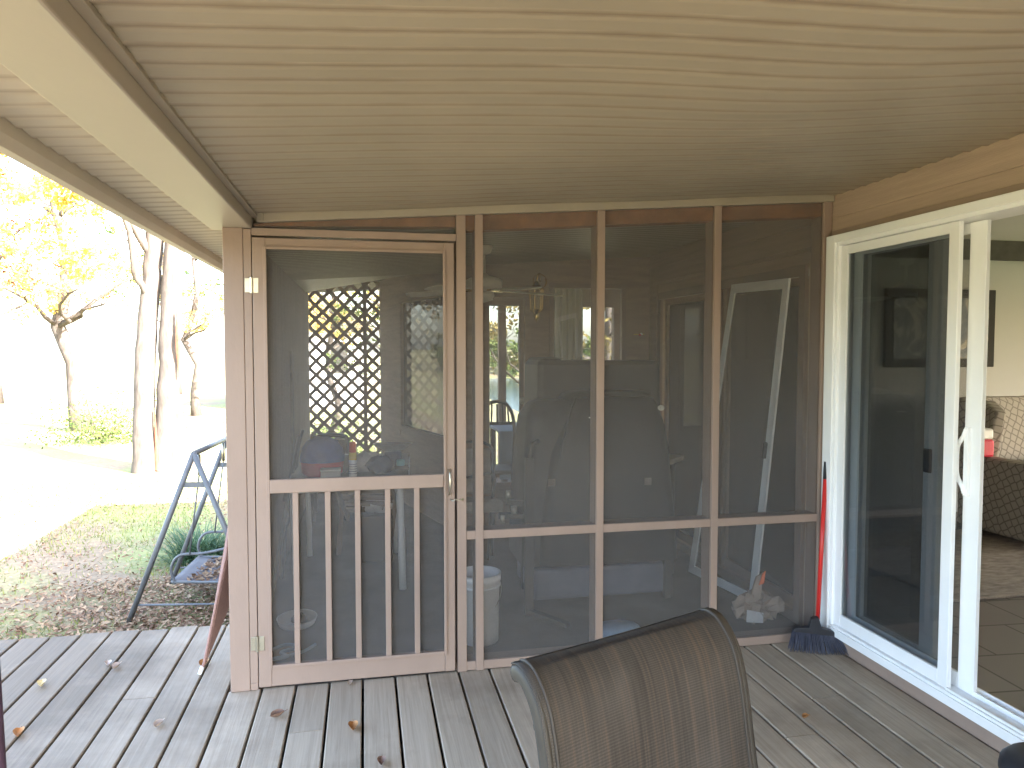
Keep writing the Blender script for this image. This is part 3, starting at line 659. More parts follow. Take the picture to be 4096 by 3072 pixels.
# ================================================================= SLIDING DOOR
sl = thing('sliding_glass_door', 'white vinyl sliding patio door standing half open in the brown wall', 'sliding door', (W, 2.7, 0))
f = MB(); X0 = W - .032
Y1, Y0 = 3.452, 1.83
f.box((X0, 3.385, .076), (W + .13, Y1, 2.172)); f.box((X0, Y0, .076), (W + .13, Y0 + .065, 2.172))
f.box((X0 + .001, Y0 + .065, 2.118), (W + .13, 3.385, 2.171))
f.box((X0 + .001, Y0 + .065, .076), (W + .13, 3.385, .128))
f.box((X0 + .010, Y0 + .0651, .1285), (X0 + .022, 2.62, .140)); f.box((W + .045, Y0 + .0651, .1285), (W + .055, 3.384, .150)); f.box((W + .088, Y0 + .0651, .1285), (W + .098, 3.384, .150))
f.box((X0 - .012, 3.40, .0765), (X0 - .0005, Y1 + .02, 2.176)); f.box((X0 - .012, Y0 - .02, 2.135), (X0 - .0005, 3.40, 2.1755))
f.box((X0 - .010, Y0 - .02, .0767), (X0 - .0005, 3.40, .118))
f.build('frame', 'white', sl, bevel=.003)
sc_ = MB()
for i in range(14): sc_.lathe((X0 - .0125, 3.36 - i * .11, 2.155), [(.0, 0), (.003, 0)], 6)
def sash(nm, x0, x1, ya, yb, st, z0=.130, z1=2.116, gm='glasstint', tail=None, bot=.065):
    s_ = MB(); s2 = tail or st
    s_.box((x0, yb - s2, z0), (x1, yb, z1)); s_.box((x0, ya, z0), (x1, ya + st, z1))
    s_.box((x0 + .0007, ya + st, z1 - .045), (x1 - .0007, yb - s2, z1 - .001)); s_.box((x0 + .0007, ya + st, z0 + .001), (x1 - .0007, yb - s2, z0 + bot))
    o = s_.build(nm, 'white', sl, bevel=.003)
    xm = (x0 + x1) / 2
    MB().quad((xm, ya + st, z0 + bot - .01), (xm, yb - s2, z0 + bot - .01), (xm, yb - s2, z1 - .04), (xm, ya + st, z1 - .04)).build('pane' if gm != 'screen' else 'mesh', gm, o)
    return o
fp = sash('fixed_panel', W - .016, W + .006, 2.618, 3.384, .055, tail=.05)
gk = MB()
for a, b in (((W - .0195, 3.318, .2), (W - .0185, 3.333, 2.07)), ((W - .0195, 2.668, .2), (W - .0185, 2.676, 2.07))): gk.box(a, b)
sp = sash('screen_panel', W + .042, W + .062, 2.540, 3.36, .084, gm='screen', tail=.06, z1=2.11)
gp_ = sash('glass_panel', W + .076, W + .116, 2.805, 3.382, .085, tail=.085, z1=2.11)
hd_ = MB(); xh = W + .042; yh = 2.604
hd_.tube(spline([(xh - .012, yh, 1.245), (xh - .014, yh + .010, 1.215), (xh - .016, yh + .036, 1.175), (xh - .017, yh + .040, 1.11), (xh - .016, yh + .036, 1.045), (xh - .014, yh + .010, 1.005), (xh - .012, yh, .975)], 5), .010, 8)
hd_.box((xh - .016, yh - .016, .965), (xh - .0005, yh + .006, 1.255))
hd_.build('handle', 'white', sp, smooth=False, bevel=.002)
lk = MB(); lk.box((W + .066, 2.835, 1.02), (W + .0755, 2.885, 1.13)); lk.build('latch', 'black', gp_, bevel=.006)

# ================================================================= BROOM
br = thing('broom', 'red handled push broom with blue-black bristles leaning in the deck corner', 'broom', (2.33, 3.40, 0))
MB().tube([(2.342, 3.398, .155), (2.400, 3.44, .895)], .0112, 12).build('handle', 'red', br, smooth=True)
MB().tube([(2.400, 3.44, .893), (2.404, 3.443, .945), (2.407, 3.445, .985)], [.0125, .0125, .0115], 12).build('grip', 'black', br, smooth=True)
bd = Vector((.93, -.36, 0)).normalized(); bn = Vector((bd.y, -bd.x, 0))
bc = Vector((2.322, 3.375, 0))
hb = MB()
prof = [(-.115, .098), (-.10, .112), (-.035, .118), (-.022, .165), (.012, .175), (.03, .118), (.085, .105), (.115, .085), (.115, .075), (-.115, .092)]
hb.prism([bc + bd * a + bn * .018 + Vector((.0, .012, z)) for a, z in prof], -bn * .036)
hb.build('head', 'black', br, bevel=.004)
bs = MB(); rb = random.Random(5)
for i in range(30):
    for j in range(4):
        t = i / 29; a = lerp(-.112, .112, t); s0 = bc + bd * a + bn * (j - 1.5) * .008 + Vector((0, .01, .092 - .01 * t))
        e = bc + bd * (a * 1.32 + rb.uniform(-.005, .005)) + bn * ((j - 1.5) * .014 + .045 + rb.uniform(-.004, .004)) + Vector((0, 0, rb.uniform(.0, .006) + .012 * abs(t - .5)))
        bs.tube([s0, (s0 + e) / 2 + bn * .002, e], [.0028, .0026, .0016], 5)
bs.build('bristles', 'navy', br)

# ================================================================= FOREGROUND SLING CHAIR
ch = thing('sling_chair', 'brown woven sling patio chair with bronze frame in the foreground', 'patio chair', (.56, 1.5, 0))
e1 = Vector((.525, .21, 0)); L = e1.length; ed = e1.normalized(); fd = Vector((ed.y, -ed.x, 0))    # fd: forward
P1 = Vector((.300, 1.425, 0))
prof = [(-.012, .938), (.012, .944), (.045, .932), (.083, .890), (.105, .835), (.122, .76), (.135, .68), (.15, .60), (.175, .52), (.215, .455), (.30, .425), (.42, .43), (.55, .445), (.62, .435), (.655, .405)]
ps = spline([(a, 0, z) for a, z in prof], 4)
def sf_(u, v):
    i = min(int(v * (len(ps) - 1)), len(ps) - 2); t = v * (len(ps) - 1) - i; q = ps[i].lerp(ps[i + 1], t)
    bow = -.012 * math.sin(math.pi * u)
    return P1 + ed * lerp(-.008, L + .008, u) + fd * (q.x + (bow if q.z > .5 else 0)) + Vector((0, 0, q.z + (bow * .8 if q.z < .5 or v < .12 else 0)))
s_ = MB().grid(sf_, 28, 90); s_.build('sling', 'sling', ch, smooth=True, solid=.002)
hm = MB()
for v0, v1 in ((0, .006),):
    hm.grid(lambda u, v: Vector(sf_(u, .028 * v)) + Vector((0, 0, .0022)), 24, 3)
hm.build('hem', 'sling', ch, smooth=True, solid=.002)
for side, nm in ((0, 'side_rail'), (1, 'side_rail')):
    pts = [P1 + ed * (0 if side == 0 else L) + fd * q.x + Vector((0, 0, q.z - .004)) for q in ps]
    RS = .75; rl = MB(); n = 12; o = 0; tk = .0125; wd = .019
    # oval tube
    prev = None
    for i, pnt in enumerate(pts):
        d_ = (pts[min(i + 1, len(pts) - 1)] - pts[max(i - 1, 0)]).normalized(); nn = ed.cross(d_).normalized()
        for k in range(n):
            t = 2 * math.pi * k / n; rl.v.append(pnt + nn * RS * .021 + ed * math.cos(t) * tk + nn * (math.sin(t) * wd))
    for i in range(len(pts) - 1):
        for k in range(n):
            k2 = (k + 1) % n; rl.f.append((i * n + k, i * n + k2, (i + 1) * n + k2, (i + 1) * n + k))
    rl.f.append(tuple(range(n))); rl.f.append(tuple((len(pts) - 1) * n + k for k in range(n))[::-1])
    rl.build('side_rail', 'bronze', ch, smooth=True)
    wl = MB(); wp_ = [P1 + ed * (.016 if side == 0 else L - .016) + fd * q.x + Vector((0, 0, q.z + .001)) for q in ps]
    wl.tube(wp_, .0045, 6); wl.build('piping', 'sling', ch, smooth=True)
for s_i in (0.02, .98):
    q = P1 + ed * L * s_i
    MB().tube(spline([q + fd * .62 + Vector((0, 0, .42)), q + fd * .64 + Vector((0, 0, .2)), q + fd * .66 + Vector((0, 0, .0))], 4), .014, 10).build('leg', 'bronze', ch, smooth=True)
    MB().tube(spline([q + fd * .22 + Vector((0, 0, .44)), q + fd * .12 + Vector((0, 0, .22)), q + fd * -.02 + Vector((0, 0, .0))], 4), .014, 10).build('leg', 'bronze', ch, smooth=True)
    sd_ = -1 if s_i < .5 else 1
    MB().tube(spline([q + fd * .16 + Vector((0, 0, .57)), q + ed * sd_ * .035 + fd * .25 + Vector((0, 0, .60)), q + ed * sd_ * .04 + fd * .5 + Vector((0, 0, .60)), q + ed * sd_ * .02 + fd * .62 + Vector((0, 0, .55)), q + fd * .635 + Vector((0, 0, .40))], 5), .015, 10).build('arm', 'bronze', ch, smooth=True)
cb = MB(); cb.tube(spline([P1 + ed * .02 + fd * .04 + Vector((0, 0, .82)), P1 + ed * L * .5 + fd * .03 + Vector((0, 0, .80)), P1 + ed * (L - .02) + fd * .04 + Vector((0, 0, .82))], 8), .012, 8); cb.build('cross_bar', 'bronze', ch, smooth=True)

# dark pole at left edge, black stool at lower right, slipper
pl_ = thing('garden_pole', 'dark purple pole standing upright at the left edge of the picture', 'pole', (-.73, 1.6, 0))
MB().tube([(-.722, 1.6, 0), (-.728, 1.6, .7), (-.737, 1.6, 1.10), (-.742, 1.6, 1.2)], [.015, .0148, .014, .012], 14).build('shaft', 'darkpurple', pl_, smooth=True)
MB().lathe((-.722, 1.6, .0), [(0, 0), (.024, 0), (.024, .02), (.016, .035)], 16).build('foot_cap', 'black', pl_, smooth=True)
st = thing('black_stool', 'black round padded stool cut off at the lower right corner', 'stool', (2.165, 1.93, 0))
MB().lathe((2.165, 1.90, 0), [(.001, .262), (.08, .26), (.12, .25), (.14, .23), (.145, .20), (.135, .175), (.001, .172)], 28).build('seat', 'black', st, smooth=True)
for k in range(4):
    t = R(45 + 90 * k); MB().tube([(2.165 + .09 * math.cos(t), 1.90 + .09 * math.sin(t), .175), (2.165 + .13 * math.cos(t), 1.90 + .13 * math.sin(t), 0)], .012, 8).build('leg', 'black', st, smooth=True)
sp_ = MB(); sp_.lathe((2.82, 2.50, .05), [(.001, .075), (.05, .07), (.085, .05), (.095, .02), (.09, 0)], 20, sx=1, sy=.7)
tag(sp_.build('slipper', 'darkblue', smooth=True, org=(2.82, 2.5, .05)), 'dark blue slipper toe on the tiles just inside the door', 'slipper')

# reddish mesh lounger leaning behind the post
lo = thing('folded_lounger', 'red brown mesh lounger folded flat and leaning behind the corner post', 'lounger', (-.72, 3.9, 0))
q0 = Vector((-.785, 3.72, .02))
pm = MB(); pa = [(-.783, 3.73, .05), (-.685, 3.80, .56), (-.655, 3.86, .86), (-.650, 4.12, .88), (-.665, 4.10, .50), (-.72, 3.94, .22)]
pm.prism(pa, (.010, -.002, 0)); pm.build('mesh_panel', 'redmesh', lo)
tu = MB(); tu.tube([(-.798, 3.715, .0), (-.783, 3.725, .05), (-.685, 3.795, .56), (-.654, 3.855, .88), (-.650, 4.14, .90)], .007, 8); tu.build('tube_frame', 'redmesh', lo, smooth=True)
tt = MB(); tt.tube([(-.802, 3.712, .0), (-.790, 3.720, .035)], .010, 8); tt.build('foot_tip', 'whiteplastic', lo, smooth=True)

# ================================================================= SCREENED ROOM CONTENT
def poly_table():
    t = thing('folding_table', 'grey topped table on white tube legs cluttered behind the screen door', 'table', (-.1, 5.1, 0))
    pts = [(-.47, 4.62), (.27, 4.72), (.34, 5.80), (-.50, 5.86)]
    MB().prism([(x, y, .735) for x, y in pts], (0, 0, .03)).build('tabletop', 'greytable', t, bevel=.004)
    a = MB()
    for i in range(4): a.bar((*pts[i], .715), (*pts[(i + 1) % 4], .715), .018, .038)
    a.build('apron', 'whiteplastic', t)
    for x, y, r in ((.235, 4.80, .024), (-.424, 5.72, .020), (.23, 5.68, .018), (-.44, 4.72, .012)):
        MB().tube([(x, y, 0), (x - .005, y, .35), (x - .02, y, .735)], [r, r, r * 1.05], 14).build('leg', 'whiteplastic', t, smooth=True)
poly_table()
TZ = .766
cn = thing('spray_can', 'white spray can with orange cap on the cluttered table', 'spray can', (-.075, 4.68, TZ))
cx, cy_ = -.078, 4.70
MB().lathe((cx, cy_, TZ), [(.001, 0), (.023, 0), (.024, .004), (.024, .118)], 20).build('can', 'whiteplastic', cn, smooth=True)
MB().lathe((cx, cy_, TZ), [(.0243, .118), (.0245, .160), (.023, .166), (.001, .166)], 20).build('band', 'yellow', cn, smooth=True)
MB().lathe((cx, cy_, TZ), [(.0215, .166), (.0235, .168), (.0225, .215), (.017, .232), (.001, .234)], 20).build('cap', 'orange', cn, smooth=True)
lbm = MB()
for z in (.03, .045, .06, .075, .09): lbm.lathe((cx, cy_, TZ), [(.0247, z), (.0247, z + .003)], 20)
lbm.build('label_lines', 'darkblue', cn)
co_ = thing('lunch_cooler', 'small navy and red lunch cooler left of the spray can', 'cooler', (-.27, 4.80, TZ))
MB().lathe((-.275, 4.87, TZ), [(.001, 0), (.115, 0), (.130, .02), (.135, .095)], 28, sy=.8).build('base', 'crimson', co_, smooth=True)
MB().lathe((-.275, 4.87, TZ), [(.139, .09), (.141, .12), (.130, .175), (.098, .222), (.05, .245), (.001, .248)], 28, sy=.8).build('lid', 'blue', co_, smooth=True)
ob = thing('parts_box', 'clear plastic parts box in front of the lunch cooler', 'box', (-.21, 4.70, TZ))
box((-.275, 4.66, TZ), (-.155, 4.74, TZ + .055)).build('tray', 'clear', ob, bevel=.004)
box((-.278, 4.657, TZ + .0555), (-.152, 4.743, TZ + .066)).build('lid', 'whiteplastic', ob, bevel=.003)
def lump(c, r, seed, n=3, squash=(1, 1, 1), amp=.25, jit=.06):
    rr = random.Random(seed); mb = MB(); NU, NV = 20, 12; ph = [rr.uniform(0, 6.28) for _ in range(12)]
    def fn(u, v):
        t = u * 2 * math.pi; p_ = v * math.pi
        k = 1 + amp * (math.sin(3 * t + ph[0]) * math.sin(2 * p_ + ph[1]) + .7 * math.sin(5 * t + ph[2] + 3 * p_) + .5 * math.sin(9 * t + ph[3] - 5 * p_)) * math.sin(p_)
        return (c[0] + r * squash[0] * k * math.sin(p_) * math.cos(t), c[1] + r * squash[1] * k * math.sin(p_) * math.sin(t), max(c[2] - r * squash[2], c[2] - r * squash[2] * k * math.cos(p_)))
    mb.grid(fn, NU, NV)
    for j in range(1, NV):
        for i in range(1, NU): mb.v[j * (NU + 1) + i] += Vector((rr.gauss(0, 1), rr.gauss(0, 1), rr.gauss(0, 1))) * r * jit
    for p in mb.v: p.z = max(p.z, c[2] - r * squash[2] + .001)
    return mb
o = lump((.01, 4.95, TZ + .062), .085, 3, squash=(1.1, .9, .8)); tag(o.build('plastic_bag', 'whitebag', smooth=True, org=(.01, 4.95, TZ)), 'crumpled white plastic bag behind the orange capped spray can', 'bag')
o = lump((.10, 4.86, TZ + .055), .07, 5, squash=(1.1, .9, .85)); tag(o.build('tote_bag', 'darkblue', smooth=True, org=(.10, 4.86, TZ)), 'dark navy tote slumped right of the spray can', 'bag')
o = lump((-.135, 4.98, TZ + .05), .065, 9, squash=(1.0, 1, .9)); tag(o.build('dark_bundle', 'cover', smooth=True, org=(-.135, 4.98, TZ)), 'dark bundle between the lunch cooler and the white bag', 'bundle')
bw = thing('glass_bowl', 'wide shallow blue glass bowl at the right end of the table', 'bowl', (.19, 5.15, TZ))
MB().lathe((.19, 5.15, TZ), [(.001, .10), (.06, .102), (.06, .0), (.001, .0)], 24).build('stand', 'darkblue', bw, smooth=True)
MB().lathe((.19, 5.15, TZ), [(.001, .105), (.07, .112), (.135, .155), (.14, .158), (.132, .158), (.07, .118), (.001, .112)], 32, sy=.7).build('dish', 'clear', bw, smooth=True)
tj = MB(); tj.lathe((.235, 4.98, TZ + .028), [(.001, 0), (.027, 0), (.029, .005), (.029, .035), (.024, .04), (.001, .041)], 18)
tag(tj.build('teal_jar', 'teal', smooth=True, org=(.235, 4.98, TZ + .028)), 'small teal jar standing on stacked lids on the table', 'jar')
sk_ = MB(); sk_.lathe((.245, 4.98, TZ), [(.001, 0), (.05, 0), (.05, .012), (.044, .013), (.044, .027), (.001, .0275)], 20)
tag(sk_.build('stacked_lids', 'woodgrey', smooth=True, org=(.245, 4.98, TZ)), 'stack of grey lids under the teal jar', 'lids')
# fold chair with slats under the table
fc = thing('slatted_chair', 'weathered slatted folding chair tipped behind the table legs', 'chair', (-.02, 5.5, 0))
for i in range(6):
    t = i / 5; MB().bar((-.24 + .05 * t, 5.30 + .25 * t, .67 - .28 * t), (.16 - .03 * t, 5.25 + .25 * t, .66 - .28 * t), .05, .015, upv=(0, .7, .7)).build('slat', 'woodgrey', fc)
for x in (-.25, .14):
    MB().bar((x, 5.15, .74), (x + .12, 5.62, .30), .02, .045).build('rail', 'woodgrey', fc)
    MB().bar((x + .08, 5.50, .45), (x + .04, 5.72, 0), .03, .03).build('leg', 'stud', fc)
o = lump((.08, 5.55, .40), .09, 21, squash=(1.2, .9, .55)); tag(o.build('crumpled_rag', 'whitebag', smooth=True, org=(.08, 5.55, .3)), 'crumpled pale rag lying on a low box below the table', 'rag')
tag(box((-.05, 5.45, 0), (.2, 5.7, .345)).build('low_box', 'cover', bevel=.01, org=(.07, 5.57, 0)), 'low dark box under the pale rag below the table', 'box')
# round dish on floor
rd = thing('pet_dish', 'round pale dish with dark centre on the floor behind the door bars', 'dish', (-.395, 4.30, 0))
MB().lathe((-.395, 4.30, 0), [(.001, .012), (.06, .012), (.085, .022), (.108, .040), (.113, .040), (.100, .004), (.001, .0)], 32, sy=1.15).build('rim', 'teal' if 0 else 'whiteplastic', rd, smooth=True)
MB().lathe((-.385, 4.31, .0135), [(.045, 0), (.043, .02), (.025, .04), (.001, .045)], 20).build('centre', 'cover', rd, smooth=True)
cd = MB(); cd.tube(spline([(-.50, 3.92, .008), (-.42, 3.98, .009), (-.36, 3.93, .008), (-.44, 3.88, .009), (-.40, 3.82, .008), (-.48, 3.80, .01), (-.34, 3.86, .008), (-.27, 3.95, .008)], 5), .009, 6)
tag(cd.build('blue_rope', 'bluecloth', smooth=True, org=(-.42, 3.9, 0)), 'tangled blue rope on the floor near the door hinge', 'rope')
# leaning lumber and frame on the left
lp = MB(); lp.bar((-.50, 5.25, .0), (-.575, 6.1, 1.55), .09, .02, upv=(1, 0, 0))
tag(lp.build('leaning_plank', 'woodgrey', org=(-.5, 5.25, 0)), 'long grey plank leaning against the left board wall', 'plank')
lr = thing('camp_chair', 'dark folded camp chair frame beside the left board wall', 'folding chair', (-.50, 4.9, 0))
for a, b in (((-.56, 4.25, .02), (-.45, 5.2, .98)), ((-.57, 5.15, .02), (-.46, 4.55, .75)), ((-.52, 4.9, .6), (-.44, 5.4, 1.0))):
    MB().tube([a, b], .012, 8).build('tube_leg', 'greymetal', lr, smooth=True)
MB().prism([(-.50, 4.75, .45), (-.47, 5.15, .93), (-.46, 5.30, .93), (-.49, 5.20, .45)], (.008, 0, 0)).build('fabric', 'cover', lr)
bk = thing('slat_chair_back', 'dark armchair in silhouette in front of the lattice', 'chair', (-.35, 7.2, 0))
MB().tube(spline([(-.50, 7.3, .35), (-.50, 7.3, .66), (-.45, 7.32, .735), (-.22, 7.32, .735), (-.17, 7.3, .66), (-.17, 7.3, .35)], 5), .022, 8).build('back_frame', 'cover', bk, smooth=True)
box((-.49, 7.29, .56), (-.18, 7.31, .70)).build('back_panel', 'cover', bk, bevel=.004)
box((-.51, 6.85, .34), (-.16, 7.3, .39)).build('seat', 'cover', bk, bevel=.01)
for x in (-.48, -.19):
    for y in (6.88, 7.27): box((x - .02, y - .02, 0), (x + .02, y + .02, .34)).build('leg', 'cover', bk)

# bucket
bu = thing('plastic_bucket', 'tall white plastic bucket standing behind the screen near the door', 'bucket', (.60, 3.88, 0))
MB().lathe((.602, 3.87, 0), [(.001, .004), (.098, .004), (.1, 0), (.104, .0), (.112, .33), (.119, .332), (.119, .372), (.113, .374), (.108, .33), (.1, .012), (.001, .01)], 36).build('pail', 'whiteplastic', bu, smooth=True)
MB().lathe((.602, 3.87, 0), [(.1125, .300), (.118, .302), (.118, .312), (.1125, .314)], 36).build('rib', 'whiteplastic', bu, smooth=True)
bh = MB(); bh.tube([(.602 + .118 * math.cos(t), 3.87 - .122 * math.sin(t) * .6 - .02, .30 - .13 * math.sin(t)) for t in [math.pi * k / 12 for k in range(13)]], .0025, 6); bh.build('bail', 'steel', bu, smooth=True)

# covered grill: hood under cover with shelf, tags, base
gr = thing('covered_grill', 'large gas grill under a black vinyl cover in the middle of the screened room', 'grill', (1.4, 4.45, 0))
cv = MB()
def ring(z, x0, x1, y0, y1, r):
    pts = []
    for cx_, cy2, a0 in ((x1 - r, y1 - r, 0), (x0 + r, y1 - r, 90), (x0 + r, y0 + r, 180), (x1 - r, y0 + r, 270)):
        for k in range(6):
            t = R(a0 + 90 * k / 5); pts.append((cx_ + r * math.cos(t), cy2 + r * math.sin(t), z))
    return pts
def loft(mb, rings, caps=True):
    o = len(mb.v); n = len(rings[0])
    for r_ in rings: mb.v += [Vector(p) for p in r_]
    for i in range(len(rings) - 1):
        for k in range(n): k2 = (k + 1) % n; mb.f.append((o + i * n + k, o + i * n + k2, o + (i + 1) * n + k2, o + (i + 1) * n + k))
    if caps: mb.f.append(tuple(o + k for k in range(n))[::-1]); mb.f.append(tuple(o + (len(rings) - 1) * n + k for k in range(n)))
loft(cv, [ring(.26, .93, 1.30, 4.25, 4.75, .05), ring(.6, .94, 1.32, 4.26, 4.74, .06), ring(.95, .955, 1.33, 4.28, 4.72, .07), ring(1.16, .975, 1.35, 4.30, 4.70, .09), ring(1.245, 1.02, 1.36, 4.36, 4.66, .11), ring(1.268, 1.09, 1.36, 4.44, 4.60, .06)])
cv.build('side_cover', 'cover2', gr, smooth=True)
cv = MB()
loft(cv, [ring(.27, 1.03, 1.93, 4.20, 4.82, .06), ring(.6, 1.05, 1.91, 4.215, 4.80, .07), ring(.95, 1.10, 1.89, 4.235, 4.78, .09), ring(1.13, 1.17, 1.87, 4.27, 4.76, .10), ring(1.25, 1.225, 1.85, 4.33, 4.73, .12), ring(1.30, 1.27, 1.83, 4.40, 4.69, .10), ring(1.312, 1.32, 1.80, 4.46, 4.66, .06)])
cv.build('hood_cover', 'cover', gr, smooth=True)
pp = MB(); pp.tube(spline([(1.155, 4.245, .80), (1.17, 4.24, 1.0), (1.215, 4.27, 1.15), (1.27, 4.33, 1.255), (1.34, 4.37, 1.285), (1.80, 4.37, 1.285)], 6), .005, 6); pp.build('piping', 'cover2', gr, smooth=True)
for x, z in ((1.075, .76), (1.69, .745)):
    box((x, 4.212, z), (x + .045, 4.2145, z + .045)).build('tag', 'woodgrey', gr)
box((1.335, 4.232, 1.165), (1.40, 4.2345, 1.172)).build('tag', 'cream', gr)
MB().lathe((1.83, 4.30, 1.215), [(.001, -.006), (.014, -.005), (.018, .002)], 14, 'y', sx=1.3).build('button', 'cream', gr)
bs_ = MB(); bs_.box((1.0, 4.25, .05), (1.86, 4.78, .24)); bs_.build('base_shelf', 'tubgrey', gr, bevel=.02)
for x, y in ((.935, 4.12), (1.02, 4.6), (1.88, 4.6), (1.86, 4.25)): MB().bar((x, y, .02), (x, y, .34 if x > .95 else .95), .05, .05).build('leg', 'bronze', gr)
MB().bar((.935, 4.1, .05), (1.12, 3.92, .02), .045, .02).build('foot_brace', 'bronze', gr)
MB().tube([(.93, 4.12, .92), (.96, 4.16, 1.02), (1.02, 4.25, 1.03)], .016, 8).build('hand_rail', 'bronze', gr, smooth=True)
# knobs cluster on frame
for x, y, z, r in ((.83, 4.2, .70, .017), (.79, 4.18, .56, .015), (.86, 4.18, .61, .02)): MB().lathe((x, y, z), [(.001, 0), (r, 0), (r, .045), (.001, .046)], 12).build('clamp', 'steel', gr, smooth=True)
cj = MB(); cj.bar((.77, 4.2, .60), (.95, 4.16, .60), .04, .03); cj.bar((.82, 4.2, .68), (.95, 4.16, .67), .03, .03); cj.build('clamp_arm', 'bronze', gr)
# tall cabinet behind
cb_ = thing('covered_cabinet', 'taller dark grey cloth covered cabinet standing behind the covered grill', 'cabinet', (1.75, 5.35, 0))
cv = MB(); loft(cv, [ring(.02, 1.22, 2.20, 5.1, 5.65, .04), ring(.8, 1.225, 2.19, 5.11, 5.64, .04), ring(1.47, 1.235, 2.18, 5.12, 5.63, .05), ring(1.50, 1.25, 2.17, 5.14, 5.61, .05)])
cv.build('cover', 'cover2', cb_, smooth=False)
lid_ = MB(); loft(lid_, [ring(1.501, 1.26, 1.42, 5.15, 5.6, .03), ring(1.515, 1.265, 1.41, 5.16, 5.6, .03), ring(1.525, 1.28, 1.40, 5.2, 5.57, .02)]); lid_.build('lid', 'cover', cb_)
# grey side table with paper, right of the grill
gt = thing('grey_side_table', 'dim grey side table with a rounded top right of the covered grill', 'side table', (2.0, 4.75, 0))
MB().prism([(1.80, 4.62, .80), (2.05, 4.60, .80), (2.20, 4.75, .80), (2.05, 4.95, .80), (1.80, 4.97, .80)], (0, 0, .04)).build('tabletop', 'cushion', gt, bevel=.01)
for x, y in ((1.98, 4.66), (2.12, 4.76), (1.98, 4.93)): MB().tube([(x, y, 0), (x, y, .8)], .015, 8).build('leg', 'bronze', gt, smooth=True)
pa_ = MB(); pa_.prism([(1.985, 4.50, .58), (2.06, 4.49, .60), (2.055, 4.49, .68), (2.04, 4.49, .69)], (.002, .003, 0))
pb = MB(); pb.prism([(1.985, 4.60, .60), (2.06, 4.59, .58), (2.055, 4.59, .68), (2.035, 4.59, .69)], (0, .003, 0))
# white screen frame leaning
wf = thing('window_screen_frame', 'tall white framed screen panel leaning against the house inside the screened room', 'screen panel', (2.33, 4.4, 0))
c0, c1, c2_, c3 = Vector((2.375, 4.07, .004)), Vector((2.262, 4.77, .004)), Vector((2.325, 4.32, 2.00)), Vector((2.300, 3.635, 1.975))
wq = (c1, c0, c3, c2_)   # bottom-far, bottom-near, top-near, top-far
nrm = (c0 - c1).cross(c3 - c0).normalized()
if nrm.x > 0: nrm = -nrm
wd = .058; fr_ = MB()
cen = (c0 + c1 + c2_ + c3) / 4
inn = []
for i in range(4):
    a, b, c = wq[i - 1], wq[i], wq[(i + 1) % 4]; inn.append(b + (a - b).normalized() * wd + (c - b).normalized() * wd)
for i in range(4):
    j = (i + 1) % 4; fr_.prism([wq[i], wq[j], inn[j], inn[i]], nrm * .014)
fr_.build('frame', 'whiteplastic', wf)
MB().quad(*[p + nrm * .006 for p in inn]).build('mesh', 'screen', wf)
hp = c0.lerp(c3, .50) + (c1 - c0).normalized() * .045 + nrm * .02
MB().bar(hp - (c3 - c0).normalized() * .05, hp + (c3 - c0).normalized() * .05, .025, .02).build('pull', 'black', wf, bevel=.004)
# bag in corner
bgx = thing('grocery_bag', 'crumpled tan and white shopping bag at the foot of the white panel', 'bag', (2.23, 3.82, 0))
lump((2.23, 3.82, .085), .10, 33, squash=(1.25, .9, .85), amp=.3, jit=.12).build('bag', 'paperbag', bgx, smooth=False)
MB().prism([(2.15, 3.76, .13), (2.21, 3.74, .16), (2.235, 3.75, .30), (2.20, 3.77, .27)], (.004, .02, 0)).build('flap', 'paperbag', bgx)
MB().prism([(2.195, 3.735, .24), (2.222, 3.733, .25), (2.238, 3.745, .315), (2.222, 3.745, .30)], (.002, -.004, 0)).build('logo_patch', 'orange', bgx)
MB().prism([(2.12, 3.735, .03), (2.22, 3.73, .02), (2.225, 3.735, .075), (2.125, 3.74, .10)], (.0, -.004, 0)).build('newsprint', 'whitebag', bgx)
# blue lid partly hidden
tb = MB(); tb.lathe((1.36, 3.80, 0), [(.001, .05), (.12, .048), (.14, .035), (.145, 0)], 28, sy=.6); tag(tb.build('basin', 'bluecloth', smooth=True, org=(1.36, 3.8, 0)), 'pale blue upturned basin just behind the brown sling chair', 'basin')
